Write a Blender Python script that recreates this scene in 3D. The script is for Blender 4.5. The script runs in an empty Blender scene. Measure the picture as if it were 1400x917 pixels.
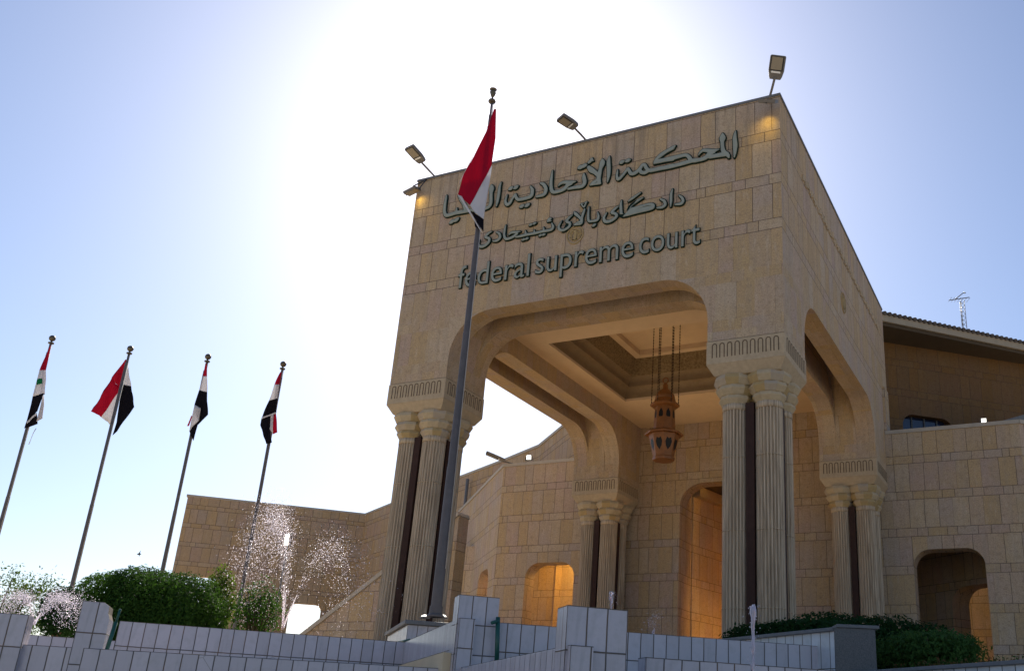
import bpy, bmesh, math, random
from mathutils import Vector, Matrix
random.seed(11)
R = math.radians
scene = bpy.context.scene
COL = scene.collection

# ------------------------------------------------------------------ camera
FPX, PPX, PPY = 1283.964, 855.335, 512.932     # focal length and principal point in pixels of the 1400 x 917 photograph
PITCH, ROLL, YAW = 0.3601913, 0.0445115, -0.4473288
CAM = Vector((11.67568, -20.70434, 1.6))
FW = Vector((math.sin(YAW)*math.cos(PITCH), math.cos(YAW)*math.cos(PITCH), math.sin(PITCH)))
_rt = Vector((math.cos(YAW), -math.sin(YAW), 0)); _up = _rt.cross(FW)
RT = _rt*math.cos(ROLL) + _up*math.sin(ROLL)
UP = -_rt*math.sin(ROLL) + _up*math.cos(ROLL)
cam_d = bpy.data.cameras.new("camera"); cam = bpy.data.objects.new("camera", cam_d); COL.objects.link(cam)
cam_d.sensor_width = 36; cam_d.lens = FPX/1400*36
cam_d.shift_x = -(PPX-700)/1400; cam_d.shift_y = (PPY-458.5)/1400
cam_d.clip_start = 0.1; cam_d.clip_end = 3000
m = Matrix((RT, UP, -FW)).transposed().to_4x4(); m.translation = CAM
cam.matrix_world = m
scene.camera = cam

# ------------------------------------------------------------------ sky, sun, exposure
SUN_EL, SUN_AZ = R(35.2), R(-34.4)             # azimuth measured from +Y towards +X: the sun stands behind the gate, to the left
w = bpy.data.worlds.new("World"); scene.world = w; w.use_nodes = True
wn = w.node_tree.nodes; wl = w.node_tree.links
sky = wn.new('ShaderNodeTexSky'); sky.sky_type = 'NISHITA'; sky.sun_disc = False
sky.sun_elevation = SUN_EL; sky.sun_rotation = SUN_AZ
sky.altitude = 0; sky.air_density = 1.0; sky.dust_density = 0.85; sky.ozone_density = 3.0
tint = wn.new('ShaderNodeMix'); tint.data_type = 'RGBA'; tint.blend_type = 'MULTIPLY'; tint.inputs[0].default_value = 1
tint.inputs[7].default_value = (.97, .985, 1.05, 1)                 # the photograph's slightly magenta white balance
wl.new(sky.outputs[0], tint.inputs[6]); wl.new(tint.outputs[2], wn['Background'].inputs[0]); wn['Background'].inputs[1].default_value = 0.09
sd = bpy.data.lights.new("sun", 'SUN'); sun = bpy.data.objects.new("sun", sd); COL.objects.link(sun)
sd.energy = 5.0; sd.angle = R(0.5); sd.color = (1.0, 0.93, 0.82)
SD = Vector((math.sin(SUN_AZ)*math.cos(SUN_EL), math.cos(SUN_AZ)*math.cos(SUN_EL), math.sin(SUN_EL)))
sun.rotation_euler = SD.to_track_quat('Z', 'Y').to_euler(); sun.location = (-30, 40, 60)
scene.view_settings.view_transform = 'Standard'; scene.view_settings.look = 'None'
scene.view_settings.gamma = 1; scene.view_settings.use_curve_mapping = False
scene.view_settings.exposure = 0.5
scene.cycles.max_bounces = 8; scene.cycles.transparent_max_bounces = 12

# ------------------------------------------------------------------ placing things: a pixel of the photo and a known plane give a point
def ray(px, py): return FW + RT*((px-PPX)/FPX) - UP*((py-PPY)/FPX)
def on_y(px, py, Y): d = ray(px, py); return CAM + d*((Y-CAM.y)/d.y)
def on_x(px, py, X): d = ray(px, py); return CAM + d*((X-CAM.x)/d.x)
def on_z(px, py, Z): d = ray(px, py); return CAM + d*((Z-CAM.z)/d.z)
def at_depth(px, py, D): return CAM + ray(px, py)*D

# ------------------------------------------------------------------ mesh helpers
class MB:
    """collects shapes in world coordinates, then links them as one mesh object"""
    def __init__(s): s.bm = bmesh.new(); s.uv = s.bm.loops.layers.uv.new('UVMap'); s.fixed = set()
    def face(s, pts, mi=0, uvs=None):
        vs = [s.bm.verts.new(p) for p in pts]
        try: f = s.bm.faces.new(vs)
        except ValueError: return None
        f.material_index = mi
        if uvs:
            for l, u in zip(f.loops, uvs): l[s.uv].uv = u
            s.fixed.add(f)
        return f
    def prism(s, poly, o, ax, ay, depth, mi=0):
        """polygon (2-D) in the frame o, ax, ay, pushed along ax x ay by depth"""
        o = Vector(o); ax = Vector(ax); ay = Vector(ay); n = ax.cross(ay)
        a = [o + ax*p[0] + ay*p[1] for p in poly]; b = [q + n*depth for q in a]
        va = [s.bm.verts.new(p) for p in a]; vb = [s.bm.verts.new(p) for p in b]
        fs = [s.bm.faces.new(va[::-1]), s.bm.faces.new(vb)]
        k = len(va)
        for i in range(k): fs.append(s.bm.faces.new((va[i], va[(i+1) % k], vb[(i+1) % k], vb[i])))
        for f in fs: f.material_index = mi
    def box(s, x0, x1, y0, y1, z0, z1, mi=0):
        s.prism([(x0, y0), (x1, y0), (x1, y1), (x0, y1)], (0, 0, z0), (1, 0, 0), (0, 1, 0), z1-z0, mi)
    def bar(s, a, b, wx, wz, upv=(0, 0, 1), mi=0):
        a = Vector(a); b = Vector(b); d = b-a; L = d.length; d.normalize()
        x = d.cross(Vector(upv))
        if x.length < 1e-4: x = d.cross(Vector((1, 0, 0)))
        x.normalize(); y = x.cross(d)
        s.prism([(-wx/2, -wz/2), (wx/2, -wz/2), (wx/2, wz/2), (-wx/2, wz/2)], a, x, -y if x.cross(y).dot(d) < 0 else y, L, mi)
    def tube(s, pts, rad, n=8, cap=True, mi=0, smooth=True):
        pts = [Vector(p) for p in pts]
        if not hasattr(rad, '__len__'): rad = [rad]*len(pts)
        rings = []; x = None
        for i, p in enumerate(pts):
            d = (pts[min(i+1, len(pts)-1)] - pts[max(i-1, 0)]).normalized()
            if x is None: x = d.cross(Vector((0.13, 0.31, 0.94)) if abs(d.z) < .9 else Vector((1, 0.02, 0)))
            x = (x - d*x.dot(d)).normalized(); y = d.cross(x)
            rings.append([s.bm.verts.new(p + (x*math.cos(2*math.pi*k/n) + y*math.sin(2*math.pi*k/n))*rad[i]) for k in range(n)])
        for a, b in zip(rings[:-1], rings[1:]):
            for k in range(n):
                f = s.bm.faces.new((a[k], a[(k+1) % n], b[(k+1) % n], b[k])); f.smooth = smooth; f.material_index = mi
        if cap:
            for rg, rev in ((rings[0], True), (rings[-1], False)):
                f = s.bm.faces.new(rg[::-1] if rev else rg); f.material_index = mi
    def lathe(s, c, prof, n=24, rot=0, fl=None, smooth=False, mi=0, cap=True):
        """profile of (radius, z) turned about a vertical axis; fl(angle, radius) may shape the ring"""
        rings = []
        for r, z in prof:
            rg = []
            for k in range(n):
                a = rot + 2*math.pi*k/n; rr = fl(a, r, k) if fl else r
                rg.append(s.bm.verts.new((c[0]+rr*math.cos(a), c[1]+rr*math.sin(a), z)))
            rings.append(rg)
        for a, b in zip(rings[:-1], rings[1:]):
            for k in range(n):
                f = s.bm.faces.new((a[k], a[(k+1) % n], b[(k+1) % n], b[k])); f.smooth = smooth
                f.material_index = mi(k) if callable(mi) else mi
        if cap:
            for rg in (rings[0][::-1], rings[-1]):
                f = s.bm.faces.new(rg); f.material_index = 0 if callable(mi) else mi
    def ball(s, c, r, n=10, mi=0, sq=1):
        prof = [(max(r*math.sin(math.pi*i/8), .001), c[2]-r*sq*math.cos(math.pi*i/8)) for i in range(9)]
        s.lathe(c, prof, n, smooth=True, mi=mi)
    def ribbon(s, pts, nrm, wd, h, closed=False, mi=0):
        """raised band of width wd and height h following pts on a surface with normal nrm"""
        nrm = Vector(nrm).normalized(); pts = [Vector(p) for p in pts]; k = len(pts); rows = []
        for i, p in enumerate(pts):
            a = pts[(i-1) % k] if closed or i else pts[i]; b = pts[(i+1) % k] if closed or i < k-1 else pts[i]
            sd_ = nrm.cross((b-a).normalized())*wd/2
            rows.append([s.bm.verts.new(q) for q in (p-sd_-nrm*.01, p-sd_*.7+nrm*h, p+sd_*.7+nrm*h, p+sd_-nrm*.01)])
        for i in range(k if closed else k-1):
            a, b = rows[i], rows[(i+1) % k]
            for j in range(3):
                f = s.bm.faces.new((a[j], a[j+1], b[j+1], b[j])); f.material_index = mi
    def build(s, name, mats, parent=None, bevel=0):
        s.bm.normal_update()
        bmesh.ops.recalc_face_normals(s.bm, faces=[f for f in s.bm.faces])
        for f in s.bm.faces:
            if f in s.fixed: continue
            n = f.normal
            if abs(n.z) < .7:
                t = Vector((-n.y, n.x, 0)).normalized()
                for l in f.loops: l[s.uv].uv = (l.vert.co.dot(t), l.vert.co.z)
            else:
                for l in f.loops: l[s.uv].uv = (l.vert.co.x, l.vert.co.y)
        me = bpy.data.meshes.new(name)
        off = Vector((0, 0, 0))
        q = parent
        while q: off = off + q.location; q = q.parent
        bmesh.ops.translate(s.bm, verts=s.bm.verts, vec=-off)
        s.bm.to_mesh(me); s.bm.free()
        for mt in (mats if isinstance(mats, (list, tuple)) else [mats]): me.materials.append(mt)
        o = bpy.data.objects.new(name, me); COL.objects.link(o)
        if parent: o.parent = parent
        if bevel:
            md = o.modifiers.new('bevel', 'BEVEL'); md.width = bevel; md.segments = 2; md.limit_method = 'ANGLE'; md.angle_limit = R(40)
        return o

def tag(o, label, cat, group=None, kind=None):
    o['label'] = label; o['category'] = cat
    if group: o['group'] = group
    if kind: o['kind'] = kind
    return o
def struct(o): o['kind'] = 'structure'; return o
def thing(name, label, cat, loc=(0, 0, 0), group=None):
    o = bpy.data.objects.new(name, None); COL.objects.link(o); o.location = loc; o.empty_display_size = .3
    return tag(o, label, cat, group)
def kids(o): return [c for c in bpy.data.objects if c.parent == o]
def copy_tree(o, parent=None):
    c = o.copy(); COL.objects.link(c)
    if parent: c.parent = parent
    for ch in kids(o): copy_tree(ch, c)
    return c

# ------------------------------------------------------------------ materials
def mat(name, base, rough=.7, metal=0, spec=.4, **kw):
    mt = bpy.data.materials.new(name); mt.use_nodes = True
    b = mt.node_tree.nodes['Principled BSDF']
    b.inputs['Base Color'].default_value = (*base, 1); b.inputs['Roughness'].default_value = rough
    b.inputs['Metallic'].default_value = metal; b.inputs['Specular IOR Level'].default_value = spec
    return mt
class NT:
    def __init__(s, tree): s.t = tree
    def n(s, typ, **kw):
        nd = s.t.nodes.new(typ)
        for k, v in kw.items(): setattr(nd, k, v)
        return nd
    def put(s, sock, v):
        if isinstance(v, bpy.types.NodeSocket): s.t.links.new(v, sock)
        elif v is not None: sock.default_value = v
    def m(s, op, a, b=None, c=None):
        nd = s.n('ShaderNodeMath', operation=op)
        for i, v in enumerate((a, b, c)): s.put(nd.inputs[i], v)
        return nd.outputs[0]
    def comb(s, x, y, z=0.0):
        nd = s.n('ShaderNodeCombineXYZ')
        for i, v in enumerate((x, y, z)): s.put(nd.inputs[i], v)
        return nd.outputs[0]
    def white(s, vec):
        nd = s.n('ShaderNodeTexWhiteNoise', noise_dimensions='3D'); s.put(nd.inputs[0], vec); return nd.outputs[0]
    def noise(s, vec, scale, detail=4, rough=.55):
        nd = s.n('ShaderNodeTexNoise'); s.put(nd.inputs['Vector'], vec)
        nd.inputs['Scale'].default_value = scale; nd.inputs['Detail'].default_value = detail; nd.inputs['Roughness'].default_value = rough
        return nd.outputs[0]
    def scale(s, vec, xyz):
        nd = s.n('ShaderNodeMapping'); s.put(nd.inputs[0], vec); nd.inputs['Scale'].default_value = xyz; return nd.outputs[0]
    def ramp(s, fac, stops, interp='LINEAR'):
        nd = s.n('ShaderNodeValToRGB'); s.put(nd.inputs[0], fac); cr = nd.color_ramp; cr.interpolation = interp
        while len(cr.elements) < len(stops): cr.elements.new(1)
        for e, (p, c) in zip(cr.elements, stops): e.position = p; e.color = (*c, 1) if len(c) == 3 else c
        return nd.outputs[0]
    def mix(s, fac, a, b, blend='MIX'):
        nd = s.n('ShaderNodeMix', data_type='RGBA', blend_type=blend)
        s.put(nd.inputs[0], fac); s.put(nd.inputs[6], (*a, 1) if isinstance(a, tuple) else a); s.put(nd.inputs[7], (*b, 1) if isinstance(b, tuple) else b)
        return nd.outputs[2]
    def mrange(s, v, a, b, c, d):
        nd = s.n('ShaderNodeMapRange'); s.put(nd.inputs[0], v)
        for i, q in enumerate((a, b, c, d)): nd.inputs[i+1].default_value = q
        return nd.outputs[0]
def nodes_of(mt): return NT(mt.node_tree), mt.node_tree.nodes['Principled BSDF']
def bump(N, bsdf, h, strength=.4, dist=.02):
    b = N.n('ShaderNodeBump'); b.inputs['Strength'].default_value = strength; b.inputs['Distance'].default_value = dist
    N.put(b.inputs['Height'], h); N.t.links.new(b.outputs[0], bsdf.inputs['Normal'])

STONES = [(0.0, (.45, .33, .21)), (.16, (.48, .355, .255)), (.34, (.43, .34, .27)), (.50, (.50, .35, .19)),
          (.64, (.44, .32, .255)), (.78, (.50, .39, .27)), (.90, (.46, .32, .165))]
def ashlar(name, zmin=None, gain=1.0, tint=None, joint=.0105, module=1.02):
    """coursed limestone facing: tall slabs alternating with narrow bands of short and long blocks, from the UVs in metres"""
    mt = mat(name, (.4, .3, .2), .82, spec=.25); N, B = nodes_of(mt)
    uvn = N.n('ShaderNodeUVMap'); sep = N.n('ShaderNodeSeparateXYZ'); N.t.links.new(uvn.outputs[0], sep.inputs[0])
    wob = N.m('MULTIPLY', N.m('SUBTRACT', N.noise(uvn.outputs[0], 2.3, 2), .5), .02)
    u = N.m('ADD', sep.outputs[0], wob); v = N.m('ADD', sep.outputs[1], wob)
    q = N.m('DIVIDE', N.m('SUBTRACT', v, 16.78), 1.338); row = N.m('FLOOR', q); f = N.m('FRACT', q)
    nar = N.m('GREATER_THAN', f, .775)
    rid = N.m('ADD', N.m('MULTIPLY', row, 2), nar)
    rr = N.white(N.comb(rid, 3.7, 1.0))
    uu = N.m('ADD', N.m('DIVIDE', u, module), N.m('ADD', N.m('MULTIPLY', N.m('MULTIPLY', rr, .9), N.m('ADD', nar, .12)), .31))
    cell = N.m('FLOOR', uu); fu = N.m('FRACT', uu)
    jit = N.m('MULTIPLY', N.m('SUBTRACT', N.white(N.comb(cell, rid, 5.0)), .5), .22)
    split = N.m('ADD', N.m('MULTIPLY', nar, -.16), N.m('ADD', jit, .5))           # narrow courses: one short, one long block
    half = N.m('GREATER_THAN', fu, split)
    hasj = N.m('MAXIMUM', nar, N.m('GREATER_THAN', N.white(N.comb(cell, rid, 9.0)), .62))
    idv = N.comb(N.m('ADD', N.m('MULTIPLY', cell, 2), half), rid, 0.0)
    rnd = N.white(idv)
    # distance to the nearest joint in metres
    de = N.m('MULTIPLY', N.m('MINIMUM', fu, N.m('SUBTRACT', 1.0, fu)), module)
    ds = N.m('ADD', N.m('MULTIPLY', N.m('ABSOLUTE', N.m('SUBTRACT', fu, split)), module), N.m('MULTIPLY', N.m('SUBTRACT', 1.0, hasj), .0055))
    dh = N.m('MULTIPLY', N.m('MINIMUM', N.m('MINIMUM', f, N.m('SUBTRACT', 1.0, f)), N.m('ABSOLUTE', N.m('SUBTRACT', f, .775))), 1.338)
    if zmin is not None:
        above = N.m('GREATER_THAN', v, zmin)
        dh = N.m('ADD', dh, N.m('MULTIPLY', N.m('SUBTRACT', 1.0, above), 1.0))
        weak = N.m('MULTIPLY', N.m('SUBTRACT', 1.0, above), .006)
        de = N.m('ADD', de, weak); ds = N.m('ADD', ds, weak)
    dj = N.m('MINIMUM', N.m('MINIMUM', de, ds), dh)
    jm = N.mrange(dj, joint*.45, joint, 1, 0)
    col = N.mix(.2, N.ramp(rnd, STONES, 'CONSTANT'), (.455, .34, .24))
    n1 = N.noise(uvn.outputs[0], 1.1, 5); n2 = N.noise(uvn.outputs[0], 28, 4, .7)
    st = N.noise(N.scale(uvn.outputs[0], (3.2, .35, 1)), 1.6, 5, .6)
    veins = N.noise(N.scale(uvn.outputs[0], (1, 1, 1)), 6, 6, .7)
    col = N.mix(N.mrange(n1, .40, .70, 0, .6), col, (.47, .34, .18))
    spots = N.noise(uvn.outputs[0], 15, 3, .6); wl_ = N.noise(N.scale(uvn.outputs[0], (1.0, .22, 1)), 9, 4, .65)
    col = N.mix(N.mrange(veins, .52, .70, 0, .7), col, (.30, .215, .14))
    col = N.mix(N.mrange(spots, .57, .70, 0, .65), col, (.27, .19, .12))
    col = N.mix(N.mrange(wl_, .54, .70, 0, .45), col, (.56, .45, .34))
    if zmin is not None:                                             # rain streaks running down from the parapet
        dr_ = N.noise(N.scale(uvn.outputs[0], (1, .06, 1)), 5, 4, .6)
        col = N.mix(N.m('MULTIPLY', N.mrange(dr_, .50, .66, 0, .6), N.mrange(v, 15.4, 17.9, .15, 1)), col, (.20, .155, .115))
    col = N.mix(N.mrange(st, .48, .75, 0, .45), col, (.34, .285, .225))
    col = N.mix(1.0, col, N.ramp(n2, [(.25, (.70, .69, .69)), (.75, (1.34, 1.33, 1.34))]), 'MULTIPLY')
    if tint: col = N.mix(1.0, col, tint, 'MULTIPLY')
    if gain != 1: col = N.mix(1.0, col, (gain, gain, gain), 'MULTIPLY')
    col = N.mix(N.m('MULTIPLY', jm, .85), col, (.065, .047, .033))
    N.t.links.new(col, B.inputs['Base Color'])
    hgt = N.m('ADD', N.m('MULTIPLY', N.m('SUBTRACT', 1.0, jm), 1.0), N.m('ADD', N.m('MULTIPLY', n2, .22), N.m('MULTIPLY', rnd, .35)))
    bump(N, B, hgt, .55, .02)
    return mt
def speckle(name, c0, c1, scale, rough=.8, bstr=.25, bscale=None, spec=.3, stretch=None):
    mt = mat(name, c0, rough, spec=spec); N, B = nodes_of(mt)
    tc = N.n('ShaderNodeTexCoord').outputs['Object']
    v = N.scale(tc, stretch) if stretch else tc
    n = N.noise(v, scale, 5, .65); big = N.noise(tc, .7, 3)
    col = N.mix(N.mrange(n, .3, .7, 0, 1), c0, c1)
    col = N.mix(N.mrange(big, .35, .75, 0, .35), col, tuple(x*.7 for x in c0))
    N.t.links.new(col, B.inputs['Base Color'])
    if bstr: bump(N, B, N.noise(v, bscale or scale*3, 4), bstr, .02)
    return mt
def tiles(name, tw=.2, th=.4, tone=(.46, .425, .46)):
    """white glazed facade tiles on a square grid with dark grout, from UVs in metres (v = 0 at the top edge)"""
    mt = mat(name, tone, .22, spec=.5); N, B = nodes_of(mt)
    uvn = N.n('ShaderNodeUVMap'); sep = N.n('ShaderNodeSeparateXYZ'); N.t.links.new(uvn.outputs[0], sep.inputs[0])
    wob = N.m('MULTIPLY', N.m('SUBTRACT', N.noise(uvn.outputs[0], 3.1, 2), .5), .012)
    uu = N.m('DIVIDE', N.m('ADD', sep.outputs[0], wob), tw); vv = N.m('DIVIDE', N.m('ADD', sep.outputs[1], wob), th)
    cu, cv = N.m('FLOOR', uu), N.m('FLOOR', vv); fu, fv = N.m('FRACT', uu), N.m('FRACT', vv)
    r = N.white(N.comb(cu, cv, 2.0)); r2 = N.white(N.comb(cu, cv, 7.0))
    du = N.m('MULTIPLY', N.m('MINIMUM', fu, N.m('SUBTRACT', 1.0, fu)), tw); dv = N.m('MULTIPLY', N.m('MINIMUM', fv, N.m('SUBTRACT', 1.0, fv)), th)
    d = N.m('MINIMUM', du, dv); jm = N.mrange(d, .004, .0105, 1, 0)
    grime = N.noise(uvn.outputs[0], 5, 5, .7); drip = N.noise(N.scale(uvn.outputs[0], (6, .7, 1)), 2.2, 4)
    col = N.mix(r, tone, tuple(c*1.16 for c in tone))
    col = N.mix(N.mrange(grime, .5, .8, 0, .45), col, (.32, .30, .29))
    col = N.mix(N.mrange(drip, .55, .8, 0, .4), col, (.27, .265, .27))
    vor = N.n('ShaderNodeTexVoronoi', feature='DISTANCE_TO_EDGE'); vor.inputs['Scale'].default_value = 3.3; N.t.links.new(uvn.outputs[0], vor.inputs['Vector'])
    crack = N.m('MULTIPLY', N.m('LESS_THAN', vor.outputs['Distance'], .012), N.m('GREATER_THAN', r2, .93))
    col = N.mix(N.m('MULTIPLY', crack, .6), col, (.2, .19, .17))
    rust = N.mrange(N.noise(uvn.outputs[0], 1.7, 3), .5, .7, 0, 1)
    gro = N.mix(rust, (.11, .10, .085), (.19, .12, .07))
    col = N.mix(jm, col, gro)
    N.t.links.new(col, B.inputs['Base Color'])
    N.put(B.inputs['Roughness'], N.mrange(jm, 0, 1, .25, .9))
    bump(N, B, N.m('ADD', N.m('SUBTRACT', 1.0, jm), N.m('ADD', N.m('MULTIPLY', r2, .25), N.m('MULTIPLY', grime, .3))), .5, .008)
    return mt
M = {}
M['stone'] = ashlar('coursed_limestone')
M['stone_gate'] = ashlar('gate_limestone', zmin=13.76)
M['stone_in'] = ashlar('inner_limestone', gain=1.05)
M['stone_hall_shade'] = ashlar('eave_shaded_limestone', tint=(.36, .27, .17))  # same limestone with the shade under the eave multiplied into its colour
M['stone_far'] = ashlar('far_limestone', gain=.95, tint=(1.04, .97, .88), joint=.016, module=1.3)
M['carved'] = speckle('carved_limestone', (.54, .42, .28), (.43, .33, .215), 9, .85, .35)
M['groove_shade'] = speckle('shaded_groove', (.17, .12, .075), (.12, .085, .05), 9, .9, .1)  # carved lines as dark raised ribbons; groove shade and dirt in the colour
M['cap_a'] = speckle('capital_stone', (.54, .43, .28), (.44, .34, .21), 8, .8, .3)
M['cap_b'] = speckle('capital_ochre', (.47, .34, .16), (.38, .27, .13), 8, .8, .3)
M['cap_c'] = speckle('capital_grey', (.47, .385, .28), (.40, .32, .235), 8, .8, .3)
M['column'] = speckle('column_limestone', (.74, .60, .43), (.22, .15, .095), 2.6, .8, .3, bscale=20, stretch=(14, 14, .35))
M['marble'] = speckle('maroon_marble', (.042, .020, .015), (.06, .03, .022), 5, .6, 0, spec=.15)
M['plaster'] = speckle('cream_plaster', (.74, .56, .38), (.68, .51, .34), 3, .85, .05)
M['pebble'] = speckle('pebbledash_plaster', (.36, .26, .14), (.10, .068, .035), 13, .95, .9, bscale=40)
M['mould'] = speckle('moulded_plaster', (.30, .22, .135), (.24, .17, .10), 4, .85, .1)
M['coping'] = speckle('coping_stone', (.50, .44, .36), (.42, .36, .29), 5, .8, .2)
M['tile'] = tiles('white_wall_tiles')
M['tile_far'] = tiles('planter_tiles', .22, .6, (.56, .56, .57))
M['slab'] = speckle('grey_slab', (.20, .20, .20), (.15, .15, .155), 12, .6, .2)
M['granite'] = speckle('dark_granite', (.030, .031, .036), (.14, .14, .15), 60, .35, 0, spec=.5)
M['paving'] = speckle('pale_paving', (.72, .57, .37), (.64, .50, .32), 2, .9, .2)
M['street'] = speckle('dusty_concrete', (.50, .41, .29), (.42, .345, .245), 3, .9, .3)
M['pole'] = speckle('pole_metal', (.16, .14, .135), (.12, .105, .10), 6, .6, .05, spec=.25)
M['finial'] = mat('finial_metal', (.12, .10, .07), .4, .6)
M['lampbody'] = speckle('lamp_grey', (.22, .20, .18), (.17, .155, .14), 8, .55, .05)
M['lampframe'] = mat('lamp_frame', (.035, .035, .038), .5)
M['lens'] = mat('lamp_lens', (.30, .255, .19), .25, spec=.5)
M['reflector'] = mat('lamp_reflector', (.9, .9, .9), .2)
M['copper'] = speckle('lantern_copper', (.29, .11, .024), (.19, .068, .015), 5, .5, .1, spec=.5)
M['chain'] = mat('chain_iron', (.055, .035, .022), .6, .3)
M['dark'] = mat('dark_glass', (.012, .012, .012), .45, spec=.25)
M['floor'] = speckle('light_damping_floor', (.10, .06, .045), (.06, .04, .032), 30, .5, 0, spec=.4)  # for the unseen dark layer added over the terrace
M['blueglass'] = mat('blue_window_glass', (.015, .022, .05), .08, spec=.6)
M['mullion'] = mat('window_bar', (.12, .125, .13), .6)
M['rooftile'] = speckle('clay_roof_tile', (.12, .095, .08), (.08, .065, .055), 7, .8, .2)
M['fascia'] = speckle('eave_fascia', (.42, .35, .26), (.36, .30, .22), 3, .85, .1)
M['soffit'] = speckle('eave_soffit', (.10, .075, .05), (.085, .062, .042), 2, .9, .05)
M['pipe'] = speckle('green_pipe', (.012, .10, .075), (.009, .075, .06), 9, .4, .05, spec=.5)
M['letter'] = speckle('letter_face', (.35, .375, .32), (.29, .315, .27), 6, .55, .05)
M['letter_rim'] = mat('letter_rim', (.006, .022, .015), .6, spec=.15)
M['bark'] = speckle('bark', (.12, .085, .055), (.075, .055, .038), 9, .9, .5)
M['alu'] = mat('aerial_metal', (.25, .25, .26), .4, .5)
M['bird'] = mat('bird_feathers', (.04, .04, .045), .8)
def cloth(name, c):
    mt = mat(name, c, .85, spec=.1); N, B = nodes_of(mt)
    out = mt.node_tree.nodes['Material Output']
    tr = N.n('ShaderNodeBsdfTranslucent'); tr.inputs[0].default_value = (*c, 1)
    mx = N.n('ShaderNodeMixShader'); mx.inputs[0].default_value = .35
    N.t.links.new(B.outputs[0], mx.inputs[1]); N.t.links.new(tr.outputs[0], mx.inputs[2]); N.t.links.new(mx.outputs[0], out.inputs[0])
    tc = N.n('ShaderNodeTexCoord').outputs['Object']
    bump(N, B, N.noise(tc, 5, 3), .25, .03)
    return mt
M['red'] = cloth('flag_red', (.48, .010, .04)); M['white'] = cloth('flag_white', (.74, .72, .74))
M['black'] = cloth('flag_black', (.014, .012, .018)); M['green'] = cloth('flag_green', (.02, .25, .09))
M['magenta'] = cloth('flag_fringe', (.42, .02, .30)); M['rope'] = cloth('flag_rope', (.6, .58, .56))
def leafmat(name, c, c2, tl=.4):
    mt = mat(name, c, .7, spec=.08); N, B = nodes_of(mt); out = mt.node_tree.nodes['Material Output']
    oi = N.n('ShaderNodeNewGeometry').outputs['Random Per Island']
    col = N.mix(oi, c, c2); N.t.links.new(col, B.inputs['Base Color'])
    tr = N.n('ShaderNodeBsdfTranslucent'); N.t.links.new(N.mix(.5, col, (c2[0]*1.4, c2[1]*1.4, c2[2]*.6)), tr.inputs[0])
    mx = N.n('ShaderNodeMixShader'); mx.inputs[0].default_value = tl
    N.t.links.new(B.outputs[0], mx.inputs[1]); N.t.links.new(tr.outputs[0], mx.inputs[2]); N.t.links.new(mx.outputs[0], out.inputs[0])
    return mt
M['leaf_hedge'] = leafmat('hedge_leaves', (.028, .075, .014), (.055, .12, .022))
M['leaf_dark'] = leafmat('dark_hedge_leaves', (.010, .036, .010), (.022, .060, .016), .3)
M['leaf_lime'] = leafmat('lime_shrub_leaves', (.06, .11, .016), (.10, .15, .025), .5)
M['leaf_tree'] = leafmat('tree_leaves', (.04, .085, .016), (.075, .12, .022), .45)
M['leaf_red'] = leafmat('red_plant_leaves', (.10, .055, .03), (.15, .09, .04), .3)
M['leaf_grass'] = leafmat('grass_blades', (.035, .085, .02), (.06, .12, .03), .3)
def watermat():
    mt = mat('fountain_water', (1, .95, .985), .12, spec=.6); N, B = nodes_of(mt); out = mt.node_tree.nodes['Material Output']
    B.inputs['Transmission Weight'].default_value = .9; B.inputs['IOR'].default_value = 1.33
    tr = N.n('ShaderNodeBsdfTranslucent'); tr.inputs[0].default_value = (.95, .88, .93, 1)
    mx = N.n('ShaderNodeMixShader'); mx.inputs[0].default_value = .3
    N.t.links.new(B.outputs[0], mx.inputs[1]); N.t.links.new(tr.outputs[0], mx.inputs[2]); N.t.links.new(mx.outputs[0], out.inputs[0])
    return mt
M['water'] = watermat()
def emit(name, c, s):
    mt = mat(name, (.8, .8, .8)); B = mt.node_tree.nodes['Principled BSDF']
    B.inputs['Emission Color'].default_value = (*c, 1); B.inputs['Emission Strength'].default_value = s; return mt
M['lit_white'] = emit('lit_lamp_glass', (1, .95, .82), 2.2)
M['lit_warm'] = emit('lit_warm_glass', (1, .72, .25), 3)
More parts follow.
